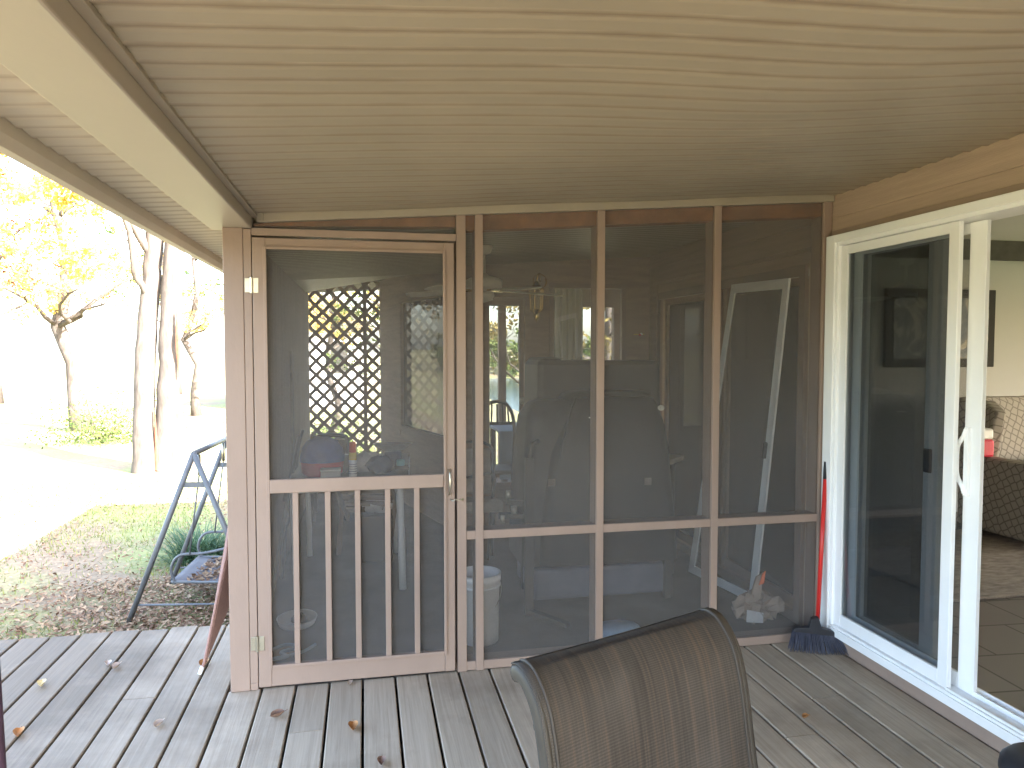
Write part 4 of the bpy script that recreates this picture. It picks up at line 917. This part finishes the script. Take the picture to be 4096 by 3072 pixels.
# ceiling fan
fn_ = thing('ceiling_fan', 'cream ceiling fan hanging in the screened room', 'ceiling fan', (.80, 4.9, 2.26))
hx, hy = .80, 4.9
MB().tube([(hx, hy, 2.10), (hx, hy, zc(hx))], .012, 10).build('rod', 'cream', fn_, smooth=True)
MB().lathe((hx, hy, zc(hx) - .055), [(.02, 0), (.045, .01), (.062, .055)], 24).build('canopy', 'cream', fn_, smooth=True)
MB().lathe((hx, hy, 0), [(.001, 1.975), (.04, 1.975), (.06, 1.985), (.085, 1.995), (.122, 2.0), (.126, 2.05), (.10, 2.065), (.04, 2.08), (.015, 2.10)], 32).build('motor', 'cream', fn_, smooth=True)
MB().lathe((hx, hy, 0), [(.001, 1.90), (.05, 1.915), (.072, 1.945), (.065, 1.972), (.04, 1.975)], 24).build('light_bowl', 'cream', fn_, smooth=True)
for k in range(5):
    t = R(8 - 72 * k); d_ = Vector((math.cos(t), math.sin(t), 0)); n_ = Vector((-d_.y, d_.x, 0)); c_ = Vector((hx, hy, 1.982))
    bl = MB(); zz = .02
    pts = [(.12, -.025), (.20, -.05), (.50, -.062), (.56, -.045), (.575, 0), (.56, .045), (.50, .062), (.20, .05), (.12, .025)]
    bl.prism([c_ + d_ * a + n_ * b * math.cos(R(10)) + Vector((0, 0, b * math.sin(R(10)) - .05 * (a - .1))) for a, b in pts], (0, 0, .006)); bo = bl.build('blade', 'cream', fn_)
    MB().bar(c_ + d_ * .05 + Vector((0, 0, -.0)), c_ + d_ * .19 + Vector((0, 0, -.008)), .03, .006).build('bracket', 'brass', bo)
# sconce
sc1 = thing('wall_lantern', 'brass wall lantern with clear panes between the far door and window', 'wall lamp', (1.45, YB, 1.95))
lx, ly = 1.42, YB - .09
MB().lathe((1.46, YB - .012, 2.10), [(.001, -.02), (.03, -.018), (.042, -.005), (.045, .0)], 20, 'y').build('backplate', 'brass', sc1, smooth=True)
MB().tube(spline([(1.46, YB - .02, 2.10), (1.45, YB - .06, 2.14), (1.43, YB - .09, 2.13), (lx, ly, 2.09)], 4), .006, 8).build('arm', 'brass', sc1, smooth=True)
MB().lathe((lx, ly, 0), [(.001, 2.10), (.012, 2.09), (.02, 2.07), (.045, 2.055), (.047, 2.045)], 16).build('roof', 'brass', sc1, smooth=True)
gl = MB()
for k in range(6):
    t = R(60 * k); gl.bar((lx + .042 * math.cos(t), ly + .042 * math.sin(t), 2.046), (lx + .034 * math.cos(t), ly + .034 * math.sin(t), 1.925), .006, .006)
gl.build('cage', 'brass', sc1)
MB().lathe((lx, ly, 0), [(.040, 2.045), (.032, 1.925)], 6).build('panes', 'glass', sc1)
MB().lathe((lx, ly, 0), [(.037, 1.925), (.03, 1.915), (.012, 1.90), (.016, 1.885), (.004, 1.86), (.001, 1.85)], 16).build('finial', 'brass', sc1, smooth=True)
for o in sc1.children: o.scale = (1.4, 1.4, 1.4)
# bobber + rods
bb = thing('fishing_bobber', 'tiny red and white fishing float hanging right of the far window', 'float', (2.235, 5.7, 1.71))
MB().lathe((2.235, 5.7, 1.71), [(.001, -.014), (.010, -.008), (.012, 0)], 12).build('lower_half', 'crimson', bb, smooth=True)
MB().lathe((2.247, 5.7, 1.71), [(.012, -.005), (.010, .006), (.001, .012)], 12).build('upper_half', 'whiteplastic', bb, smooth=True)
MB().tube([(2.18, 5.7, 1.708), (2.275, 5.7, 1.711)], .002, 5).build('stem', 'yellow', bb)
# patio chair with cushion beyond (left of grill)
pc = thing('metal_armchair', 'metal patio armchair with beige cushion left of the covered grill', 'patio chair', (.78, 5.2, 0))
MB().tube(spline([(.62, 5.2, .0), (.60, 5.1, .45), (.62, 4.95, .66), (.70, 4.95, .70), (.88, 4.98, .70), (.90, 5.2, .45), (.90, 5.35, 0)], 5), .011, 8).build('frame', 'greymetal', pc, smooth=True)
MB().tube(spline([(.60, 5.45, .0), (.60, 5.4, .62), (.64, 5.4, .86), (.92, 5.4, .86), (.95, 5.4, .6), (.95, 5.45, 0)], 5), .011, 8).build('back_frame', 'greymetal', pc, smooth=True)
MB().box((.62, 4.98, .42), (.95, 5.38, .50), Matrix.Rotation(R(-6), 3, 'X')).build('cushion', 'cushion', pc, bevel=.02)
MB().box((.63, 5.36, .50), (.93, 5.41, .84), Matrix.Rotation(R(-8), 3, 'X')).build('back_cushion', 'cushion', pc, bevel=.02)
# wing contents: plastic chair and cloth table behind the far door
pch = thing('plastic_chair', 'dark moulded plastic chair seen through the far glass door', 'chair', (1.28, 7.0, 0))
bkm = MB(); bkm.tube(spline([(1.10, 7.0, .45), (1.10, 7.0, .85), (1.16, 7.0, 1.03), (1.27, 7.0, 1.075), (1.38, 7.0, 1.03), (1.44, 7.0, .85), (1.44, 7.0, .45)], 5), .018, 8)
for i in range(5): bkm.bar((1.155 + .058 * i, 7.0, .86), (1.165 + .052 * i, 7.0, 1.05), .016, .012, upv=(0, 1, 0))
bkm.bar((1.10, 7.0, .86), (1.44, 7.0, .86), .03, .03); bkm.build('backrest', 'black', pch)
box((1.09, 6.6, .42), (1.45, 7.0, .46)).build('seat', 'black', pch, bevel=.01)
for x in (1.11, 1.43):
    for y in (6.63, 6.98): box((x - .02, y - .02, 0), (x + .02, y + .02, .42)).build('leg', 'black', pch)
tc_ = thing('cloth_table', 'table under a pale blue cloth beyond the far glass door', 'table', (1.75, 7.7, 0))
box((1.35, 7.3, .72), (2.3, 8.2, .75)).build('tabletop', 'bluecloth', tc_, bevel=.01)
MB().box((1.35, 7.29, .25), (2.3, 7.298, .74)).build('cloth_skirt', 'bluecloth', tc_)
for x in (1.42, 2.24):
    for y in (7.4, 8.1): box((x - .03, y - .03, 0), (x + .03, y + .03, .72)).build('leg', 'black', tc_)

cu = thing('sheer_curtain', 'pale grey sheer curtain behind the left half of the far window', 'curtain', (1.76, 6.3, 2.3))
MB().grid(lambda u, v: (lerp(1.60, 1.93, u), 6.30 + .018 * math.sin(u * 34), lerp(.55, 2.28, v)), 50, 2).build('cloth', 'sheer', cu, smooth=True)
MB().tube([(1.55, 6.30, 2.29), (2.30, 6.30, 2.29)], .010, 8).build('rod', 'steel', cu, smooth=True)

# ================================================================= INTERIOR ROOM CONTENT
pic = thing('wall_picture', 'wide dark framed picture with pale swirls on the living room wall', 'picture', (5.2, 5.84, 1.8))
box((4.64, 5.815, 1.42), (5.81, 5.849, 2.14)).build('frame', 'dark', pic, bevel=.006)
box((4.72, 5.809, 1.50), (5.73, 5.8145, 2.06)).build('canvas', 'art', pic)
DX = -.40
ac = thing('armchair', 'grey wing armchair with a ring pattern seen through the open door', 'armchair', (5.75, 5.0, .05))
MB().prism([(5.32, 5.25, .30), (5.32, 5.05, .30), (5.36, 4.98, .85), (5.42, 5.0, 1.08), (5.50, 5.20, 1.16), (5.46, 5.30, 1.12)], (.09, -.03, 0)).build('wing', 'hex', ac, bevel=.02)
MB().box((5.40, 5.22, .35), (6.30, 5.38, 1.18), Matrix.Rotation(R(-8), 3, 'X')).build('backrest', 'hex', ac, bevel=.05)
box((5.36, 4.45, .12), (6.30, 5.28, .50)).build('seat_base', 'hex', ac, bevel=.03)
box((5.28, 4.40, .12), (5.42, 5.22, .72)).build('arm', 'hex', ac, bevel=.03)
box((6.25, 4.40, .12), (6.40, 5.22, .72)).build('arm', 'hex', ac, bevel=.03)
for x in (5.36, 6.3):
    for y in (4.5, 5.25): box((x - .02, y - .02, .05), (x + .02, y + .02, .12)).build('foot', 'dark', ac)
for o in ac.children: o.location.x += DX
rg = MB().box((3.45, 3.72, .053), (6.6, 5.2, .075)); tag(rg.build('shag_rug', 'rug', bevel=.008, org=(5, 4.5, .05)), 'tan shag rug on the tiles in front of the armchair', 'rug')
rc = thing('red_white_bag', 'red and white bag lying at the left side of the armchair', 'bag', (4.88, 4.95, .72))
box((4.82, 4.92, .721), (4.95, 5.02, .86)).build('lower_panel', 'crimson', rc, bevel=.02)
box((4.825, 4.925, .8605), (4.945, 5.015, .95)).build('upper_panel', 'whiteplastic', rc, bevel=.02)

# ================================================================= GARDEN
# porch swing
sg = thing('garden_swing', 'grey metal A-frame garden swing with leaf covered seat on the lawn', 'swing', (-1.6, 7.5, G))
a1 = Vector((-1.535, 7.045, .635)); a2 = Vector((-1.447, 8.205, .635)); lat = Vector((.985, -.16, 0))
for a in (a1, a2):
    for s in (-1, 1):
        ft = a + lat * .63 * s; ft.z = G
        MB().tube([a, ft], .025, 10).build('leg', 'greymetal', sg, smooth=True)
    f0 = a.lerp(a + Vector((0, 0, G - .635)), .88)
    MB().tube([f0 - lat * .55, f0 + lat * .55], .010, 8).build('stretcher', 'greymetal', sg, smooth=True)
    g0 = a.lerp(a + Vector((0, 0, G - .635)), .18)
    MB().bar(g0 - lat * .12, g0 + lat * .12, .008, .05).build('gusset', 'greymetal', sg)
MB().tube([a1, a2], .025, 10).build('top_bar', 'greymetal', sg, smooth=True)
ax = (a2 - a1).normalized()
seat_z = -.60
for k, s0 in ((0, .14), (1, .86)):
    c = a1.lerp(a2, s0); c2 = c.copy(); c2.z = seat_z
    MB().tube([c - Vector((0, 0, .20)), Vector((c.x - .10, c.y, -.33))], .008, 6).build('hanger', 'greymetal', sg, smooth=True)
    MB().tube([c - Vector((0, 0, .03)), c - Vector((0, 0, .22))], .016, 8).build('spring', 'steel', sg, smooth=True)
    arm = spline([c2 + lat * -.24 + Vector((0, 0, -.02)), c2 + lat * -.28 + Vector((0, 0, .12)), c2 + lat * -.20 + Vector((0, 0, .25)), c2 + lat * .02 + Vector((0, 0, .27)), c2 + lat * .26 + Vector((0, 0, .32))], 5)
    MB().tube(arm, .014, 8).build('arm', 'greymetal', sg, smooth=True)
    MB().tube([c2 + lat * -.28, c2 + lat * .26 + Vector((0, 0, -.01)), c2 + lat * .42 + Vector((0, 0, .34)), c2 + lat * .50 + Vector((0, 0, .60))], .014, 8).build('side_frame', 'greymetal', sg, smooth=True)
def seatf(u, v):
    p = a1.lerp(a2, lerp(.15, .85, v)); p.z = seat_z + .01 - .03 * math.sin(math.pi * u); return p + lat * lerp(-.28, .26, u)
MB().grid(seatf, 10, 4).build('seat_sling', 'swingsling', sg, smooth=True, solid=.004)
def backf(u, v):
    p = a1.lerp(a2, lerp(.15, .85, v)); p.z = seat_z + .02 + .58 * u; return p + lat * (.27 + .22 * u)
MB().grid(backf, 8, 4).build('back_sling', 'swingsling', sg, smooth=True, solid=.004)

def leafquad(mb, c, s, rnd, flat=0.0):
    n = Vector((rnd.gauss(0, 1), rnd.gauss(0, 1), rnd.gauss(0, 1)))
    if flat: n = Vector((rnd.gauss(0, flat), rnd.gauss(0, flat), 1))
    n.normalize(); a = n.orthogonal().normalized(); a = (Matrix.Rotation(rnd.uniform(0, 6.28), 3, n) @ a); b = n.cross(a)
    o = len(mb.v); L_ = s * rnd.uniform(.7, 1.3); w_ = L_ * rnd.uniform(.4, .6)
    mb.v += [c - a * L_, c - b * w_ + n * L_ * .15, c + a * L_, c + b * w_ + n * L_ * .15]; mb.f.append((o, o + 1, o + 2, o + 3))
# leaf litter
lr_ = random.Random(11)
lm = MB()
for i in range(24000):
    t = lr_.random()
    if t < .6: x = lr_.gauss(-1.5, .9); y = lr_.uniform(4.5, 8.5)
    else: x = lr_.uniform(-7, -.7); y = lr_.uniform(4.5, 15)
    if x > -.68: continue
    if t >= .6 and math.sin(x * 1.7 + 1) * math.cos(y * 1.1) > .25 and lr_.random() < .75: continue
    leafquad(lm, Vector((x, y, gz(x, y) + lr_.uniform(.01, .05))), .026, lr_, .45)
for i in range(260):
    u, v = lr_.uniform(.25, 1), lr_.uniform(0, 1); p = seatf(u, v); leafquad(lm, Vector(p) + Vector((0, 0, lr_.uniform(.005, .04))), .032, lr_, .5)
for i in range(700):    # in the gaps and on the deck edge
    k = lr_.choice([-2, -3, -1, -5]); leafquad(lm, Vector((P0 + k * PIT + lr_.gauss(0, .003), lr_.uniform(1.5, 4.2), -.02)), .009, lr_, .8)
tag(lm.build('fallen_leaves', 'litter'), kind='stuff', label='dry brown leaf litter around the swing and between deck boards', cat='leaf litter')
gl_ = MB()
for i in range(26000):
    x = lr_.uniform(-8, -.8); y = lr_.uniform(4.6, 15)
    if math.sin(x * 1.7 + 1) * math.cos(y * 1.1) < -.05 and lr_.random() < .8: continue
    if x > -2.2 and y < 8.5 and lr_.random() < .85: continue
    c = Vector((x, y, gz(x, y))); h_ = lr_.uniform(.03, .07); a = lr_.uniform(0, 6.28); d_ = Vector((math.cos(a), math.sin(a), 0)) * .006
    o = len(gl_.v); gl_.v += [c - d_, c + d_, c + Vector((lr_.gauss(0, .02), lr_.gauss(0, .02), h_))]; gl_.f.append((o, o + 1, o + 2))
tag(gl_.build('lawn_grass', 'lawnblade'), kind='stuff', label='thin yellow green grass on the lawn beyond the deck', cat='grass')
# liriope clump
lc = thing('grass_clump', 'dense arching clump of dark green strap leaves behind the swing', 'plant', (-1.95, 9.0, G))
cm_ = MB()
for cx_, cy2, R_, n_ in ((-1.95, 9.2, .62, 620), (-1.35, 9.7, .55, 420)):
    for i in range(n_):
        a = lr_.uniform(0, 6.28); L_ = R_ * lr_.uniform(.6, 1.15); el = lr_.uniform(.2, 1.35); b = Vector((cx_ + lr_.gauss(0, .12), cy2 + lr_.gauss(0, .12), gz(cx_, cy2)))
        d_ = Vector((math.cos(a), math.sin(a), 0)); sd_ = Vector((-d_.y, d_.x, 0)) * .009; pr_ = None; o = len(cm_.v)
        for k in range(5):
            t = k / 4; p_ = b + d_ * L_ * math.sin(t * 1.2) * math.cos(el * .75) * 1.1 + Vector((0, 0, L_ * (math.sin(el) * t * 1.5 - t * t * .75 * math.sin(el) - .10 * t * t)))
            wv = sd_ * (1 - t * .85); cm_.v += [p_ - wv, p_ + wv]
        for k in range(4): cm_.f.append((o + 2 * k, o + 2 * k + 1, o + 2 * k + 3, o + 2 * k + 2))
cm_.build('strap_leaves', 'lgrass', lc)

# trees -------------------------------------------------------------
def limb(mb, p, q, r0, r1, rnd, n=6, wob=.06, sides=8):
    p = Vector(p); q = Vector(q); L_ = (q - p).length; pts = []
    for i in range(n + 1):
        t = i / n; o = Vector((rnd.gauss(0, 1), rnd.gauss(0, 1), rnd.gauss(0, .3))) * L_ * wob * (0 if i in (0, n) else 1) * .5
        pts.append(p.lerp(q, t) + o)
    mb.tube(pts, [lerp(r0, r1, i / n) for i in range(n + 1)], sides); return pts
def crown(mb, clusters, rnd, leaf):
    for c, r, n in clusters:
        c = Vector(c); sub = [c + Vector((rnd.gauss(0, .45), rnd.gauss(0, .45), rnd.gauss(0, .32))) * r for _ in range(max(3, n // 45))]
        for i in range(n):
            s_ = rnd.choice(sub); leafquad(mb, s_ + Vector((rnd.gauss(0, 1), rnd.gauss(0, 1), rnd.gauss(0, .75))) * r * .17, leaf, rnd)
def tree(base, h, r, label, lm_, seed, crowns, group='trees beyond the lawn', leaf=.06, lean=(0, 0), name='autumn_tree', br=9):
    rnd = random.Random(seed); base = Vector((base[0], base[1], gz(*base[:2]) - .1 if len(base) == 2 else base[2]))
    t = thing(name, label, 'tree', base, group); tm = MB(); top = base + Vector((lean[0], lean[1], h))
    pts = limb(tm, base, top, r, r * .35, rnd, 8, .03, 10)
    for i in range(10): tm.v[i] = base + (tm.v[i] - base) * 1.35
    cl = []
    for i in range(br):
        k = rnd.randint(3, 7); a = rnd.uniform(0, 6.28); L_ = h * rnd.uniform(.18, .36); e = pts[k] + Vector((math.cos(a) * L_, math.sin(a) * L_, L_ * rnd.uniform(.3, .9)))
        bp = limb(tm, pts[k], e, r * .3, r * .07, rnd, 5, .1, 5)
        for _ in range(3):
            q = bp[rnd.randint(2, 5)]; e2 = q + Vector((rnd.gauss(0, 1), rnd.gauss(0, 1), rnd.uniform(0, .8))) * L_ * .35; limb(tm, q, e2, r * .09, r * .03, rnd, 3, .1, 4); cl.append((e2, L_ * .42, crowns // (br * 3)))
    tm.build('trunk', 'bark', t, smooth=True)
    cr = MB(); crown(cr, cl, rnd, leaf); cr.build('crown', lm_, t)
    return t
# big split trunk tree, custom
rnd = random.Random(4); bt_ = thing('big_tree', 'large leaning tree with a split double trunk on the bright lawn', 'tree', (-4.35, 16.2, G))
tm = MB()
def path(pts, rs, sides=12):
    sp3 = spline(pts, 5); rr = []
    for i in range(len(sp3)):
        t = i / (len(sp3) - 1) * (len(rs) - 1); k = min(int(t), len(rs) - 2); rr.append(lerp(rs[k], rs[k + 1], t - k))
    sp3 = [p + Vector((rnd.gauss(0, .012), rnd.gauss(0, .012), 0)) for p in sp3]
    tm.tube(sp3, rr, sides)
path([(-4.46, 16.2, G - .1), (-4.50, 16.25, .0), (-4.48, 16.4, 1.3), (-4.40, 16.6, 2.8), (-4.30, 16.7, 4.2), (-4.1, 16.9, 6.5), (-3.6, 17, 9.0)], [.29, .20, .20, .19, .17, .15, .08])
path([(-4.14, 16.3, G - .1), (-4.10, 16.35, .0), (-4.00, 16.4, 1.3), (-3.95, 16.5, 2.8), (-3.85, 16.6, 4.2), (-3.5, 16.8, 6.5), (-3.0, 17, 9.0)], [.27, .22, .22, .21, .20, .17, .09])
path([(-4.38, 16.6, 3.6), (-4.75, 16.6, 4.3), (-5.3, 16.5, 5.6), (-5.9, 16.3, 7.2)], [.11, .10, .08, .04], 8)
path([(-4.42, 16.5, 2.7), (-4.62, 16.3, 3.2), (-4.70, 16.1, 4.2), (-5.5, 15.8, 5.2), (-7.6, 15.2, 5.9)], [.07, .07, .06, .05, .02], 7)
path([(-4.3, 16.7, 4.6), (-5.6, 16.3, 5.3), (-7.2, 15.9, 5.5), (-9.0, 15.5, 6.2)], [.10, .07, .05, .02], 7)
tm.build('trunk', 'bark', bt_, smooth=True)
cv_ = MB(); cv_.tube(spline([(-3.80, 16.22, 2.4), (-3.79, 16.18, 2.0), (-3.78, 16.17, 1.5), (-3.80, 16.2, 1.0)], 4), [.01, .02, .02, .03, .035, .05, .055, .05, .045, .03, .02, .015, .01], 6); cv_.build('bark_wound', 'darkbark', bt_)
cv_ = MB(); cv_.tube([(-4.22, 16.08, G + .05), (-4.23, 16.12, -.3), (-4.26, 16.16, .35)], [.035, .03, .01], 6); cv_.build('bark_wound', 'darkbark', bt_)
cr = MB(); cls = []

for i in range(46):
    cls.append(((rnd.uniform(-10.5, -4.6), rnd.uniform(14.8, 17.5), rnd.uniform(3.0, 7.2)), rnd.uniform(.5, .95), 330))
for i in range(12): cls.append(((rnd.uniform(-4.5, -2.5), rnd.uniform(16, 18), rnd.uniform(6.5, 9.5)), .9, 250))
cls = [c for c in cls if c[0][2] > 3.2 + max(0, (-c[0][0] - 6.5)) * .45]
crown(cr, cls, rnd, .055); cr.build('crown', 'lyellow', bt_)
tree((-8.7, 25), 9, .28, 'yellow leaved tree with a bare lower trunk behind the big split tree', M['lyellow'], 12, 5200, lean=(-1.0, 0))
tree((-12.6, 27), 7, .22, 'red and orange leaved small tree at the left edge of the lawn', M['lred'], 13, 3600, lean=(.8, 0))
tree((-6.4, 30), 8, .16, 'slender pale yellow tree between the two thicker trunks', M['lyellow'], 15, 2600)
tree((-17, 38), 12, .35, 'tall yellow tree far back beyond the red tree', M['lyellow'], 16, 4500, leaf=.1)
tree((-10.5, 44), 12, .3, 'distant green and gold tree right of the tall yellow tree', M['lbush'], 17, 4500, leaf=.1)
# understory bush
def bush(c, r, n, label, m_, seed, name='leafy_bush', leaf=.04, group=None):
    rn = random.Random(seed); z = gz(c[0], c[1]); t = thing(name, label, 'bush', (c[0], c[1], z), group); b = MB(); s = MB()
    for i in range(n):
        v = Vector((rn.gauss(0, .5), rn.gauss(0, .5), abs(rn.gauss(0, .45)))); v = Vector((v.x * r, v.y * r, v.z * r * .9 + .05)); leafquad(b, Vector((c[0], c[1], z)) + v, leaf, rn)
    for i in range(12):
        a = rn.uniform(0, 6.28); s.tube([(c[0], c[1], z), (c[0] + math.cos(a) * r * .6, c[1] + math.sin(a) * r * .6, z + r * rn.uniform(.4, .9))], .01, 4)
    s.build('stems', 'bark', t); b.build('foliage', m_, t)
bush((-7.0, 21.5), 1.25, 2600, 'loose yellow green bush left of the big split tree', M['lbush'], 31)
bush((-3.4, 29), .8, 700, 'low green bush glimpsed beside the corner post', M['lbush'], 33)
# seen through the lattice
wh = thing('white_house', 'white clapboard neighbour house seen through the lattice', 'house', (-2, 33, G))
wm = MB(); wm.box((-4.6, 32, G - 1), (.0, 38, 2.5)); wm.build('wall', 'whitehouse', wh)
wr = MB(); wr.prism([(-5.0, 31.6, 2.5), (.4, 31.6, 2.5), (-2.3, 31.6, 4.3)], (0, 6.8, 0)); wr.build('roof', 'shingle', wh)
for x in (-3.8, -1.6):
    fo = box((x, 31.95, .6), (x + .9, 31.995, 1.9)).build('window', 'dark', wh)
    box((x - .06, 31.97, 1.905), (x + .96, 31.998, 1.98)).build('frame', 'white', fo)
tree((-1.0, 24), 7, .12, 'yellow tree in front of the white house seen through the lattice', M['lyellow'], 41, 2600)
tree((.5, 20), 5, .08, 'thin green and gold sapling beyond the lattice', M['lbush'], 42, 2200, leaf=.05)
tree((-2.6, 27), 8, .16, 'gold tree rising above the white house roof', M['lyellow'], 43, 3000)
bush((-.2, 15.5), .9, 1600, 'green shrub on the sunny lawn beyond the lattice', M['lgreen'], 44)
bush((-.8, 18.5), .9, 1200, 'yellow green shrub farther back beyond the lattice', M['lbush'], 45)
# lake side
tree((3.4, 15.5), 6.5, .10, 'slim lakeside tree with green and yellow leaves seen through the far window', M['llake'], 51, 3200, leaf=.06, group='trees by the lake')
tree((6.2, 18.0), 8, .14, 'gold and green lakeside tree right of the slim one', M['llake'], 52, 3200, leaf=.06, group='trees by the lake')
tree((2.7, 19.0), 8, .12, 'yellow lakeside tree seen through the far glass door', M['llake'], 53, 2600, leaf=.07, group='trees by the lake')
fb = MB(); rf_ = random.Random(8)
for i in range(150):
    x = rf_.uniform(18, 130); y = rf_.uniform(172, 200); crown(fb, [((x, y, G - 4.2 + (y - 168) * .12 + rf_.uniform(2, 7)), rf_.uniform(3, 5), 90)], rf_, .7)
tag(fb.build('far_woods', M['lbush']), kind='stuff', label='wooded far shore across the lake', cat='woods')
fb = MB()
for i in range(80):
    x = rf_.uniform(-200, 60); y = rf_.uniform(-175, -155); crown(fb, [((x, y, G - 4.2 + rf_.uniform(2, 10)), rf_.uniform(4, 6), 80)], rf_, .9)
tag(fb.build('opposite_woods', M['lbush']), kind='stuff', label='woods across the lake behind the photographer, mirrored in the door glass', cat='woods')

# leaves lying on the deck
def deckleaf(x, y, s, rz, m_, label, curl=.3, long=1.0):
    mb = MB(); cz = .004
    def fn(u, v):
        t = v * 2 - 1; wdt = (1 - t * t) ** .7 * .55; X_ = t * s * long; Y_ = (u * 2 - 1) * wdt * s
        return Matrix.Rotation(rz, 3, 'Z') @ Vector((X_, Y_, 0)) + Vector((x, y, cz + curl * s * (abs(u * 2 - 1) ** 1.5 * wdt * 1.6 + .5 * t * t)))
    mb.grid(fn, 4, 8); a = Vector(fn(.5, 1)); d_ = Matrix.Rotation(rz, 3, 'Z') @ Vector((1, 0, .1)); mb.tube([a, a + d_ * s * .35], .0012 + s * .01, 4)
    o = mb.build('fallen_leaf', m_, smooth=True, org=(x, y, 0)); tag(o, label, 'leaf', 'leaves fallen on the deck'); return o
M['leafY'] = mat('pale_yellow_leaf', (0.62, 0.50, 0.27), .6, .12, 30); M['leafO'] = mat('orange_brown_leaf', (0.42, 0.20, 0.07), .6, .2, 30); M['leafP'] = mat('pale_dry_leaf', (0.46, 0.37, 0.31), .7, .15, 30); M['leafD'] = mat('dull_brown_leaf', (0.24, 0.15, 0.11), .7, .2, 30)
DLV = [(-1.47, 3.17, .050, .9, 'leafY', 'largest leaf, pale yellow and flat, on the left boards'), (-1.40, 3.25, .032, .7, 'leafO', 'orange curled leaf just right of the large yellow leaf'),
 (-1.49, 2.97, .034, 1.2, 'leafY', 'tan cupped leaf near the lower left of the deck'), (-1.78, 3.30, .036, .3, 'leafP', 'whitish folded leaf high on the far left boards'),
 (-1.62, 3.08, .034, .1, 'leafD', 'flat brown leaf left of the tan cupped leaf'), (-.86, 3.22, .026, .1, 'leafP', 'pale pinkish leaf alone between the yellow leaf and the post'),
 (-.80, 3.80, .034, .3, 'leafO', 'orange yellow leaf touching the red brown mesh lounger'), (-1.27, 3.90, .026, .8, 'leafP', 'pale curled leaf in the pair near the far deck edge'),
 (-1.22, 3.86, .028, .2, 'leafP', 'second and broader pale leaf of the pair near the far deck edge'), (-1.50, 3.72, .030, .7, 'leafY', 'yellowish leaf on a gap left of the pair near the far edge'),
 (-.38, 3.20, .030, -.5, 'leafD', 'brown twisted leaf in front of the screen door'), (-.06, 3.03, .032, .5, 'leafO', 'long twisted leaf lying farthest out from the screen door'),
 (.05, 2.75, .026, .4, 'leafD', 'curled leaf at the bottom edge in front of the door'), (1.84, 2.74, .018, -.8, 'leafO', 'small orange leaf on the right boards near the sliding door'),
 (-.08, 3.45, .018, .1, 'leafP', 'small pale leaf right under the screen door')]
for x, y, s, rz, m_, lb_ in DLV: deckleaf(x, y, s * 1.15, rz + 1.1, M[m_], lb_, curl=.8, long=1.0)

for m in bpy.data.materials:
    if 'x' in m: del m['x']
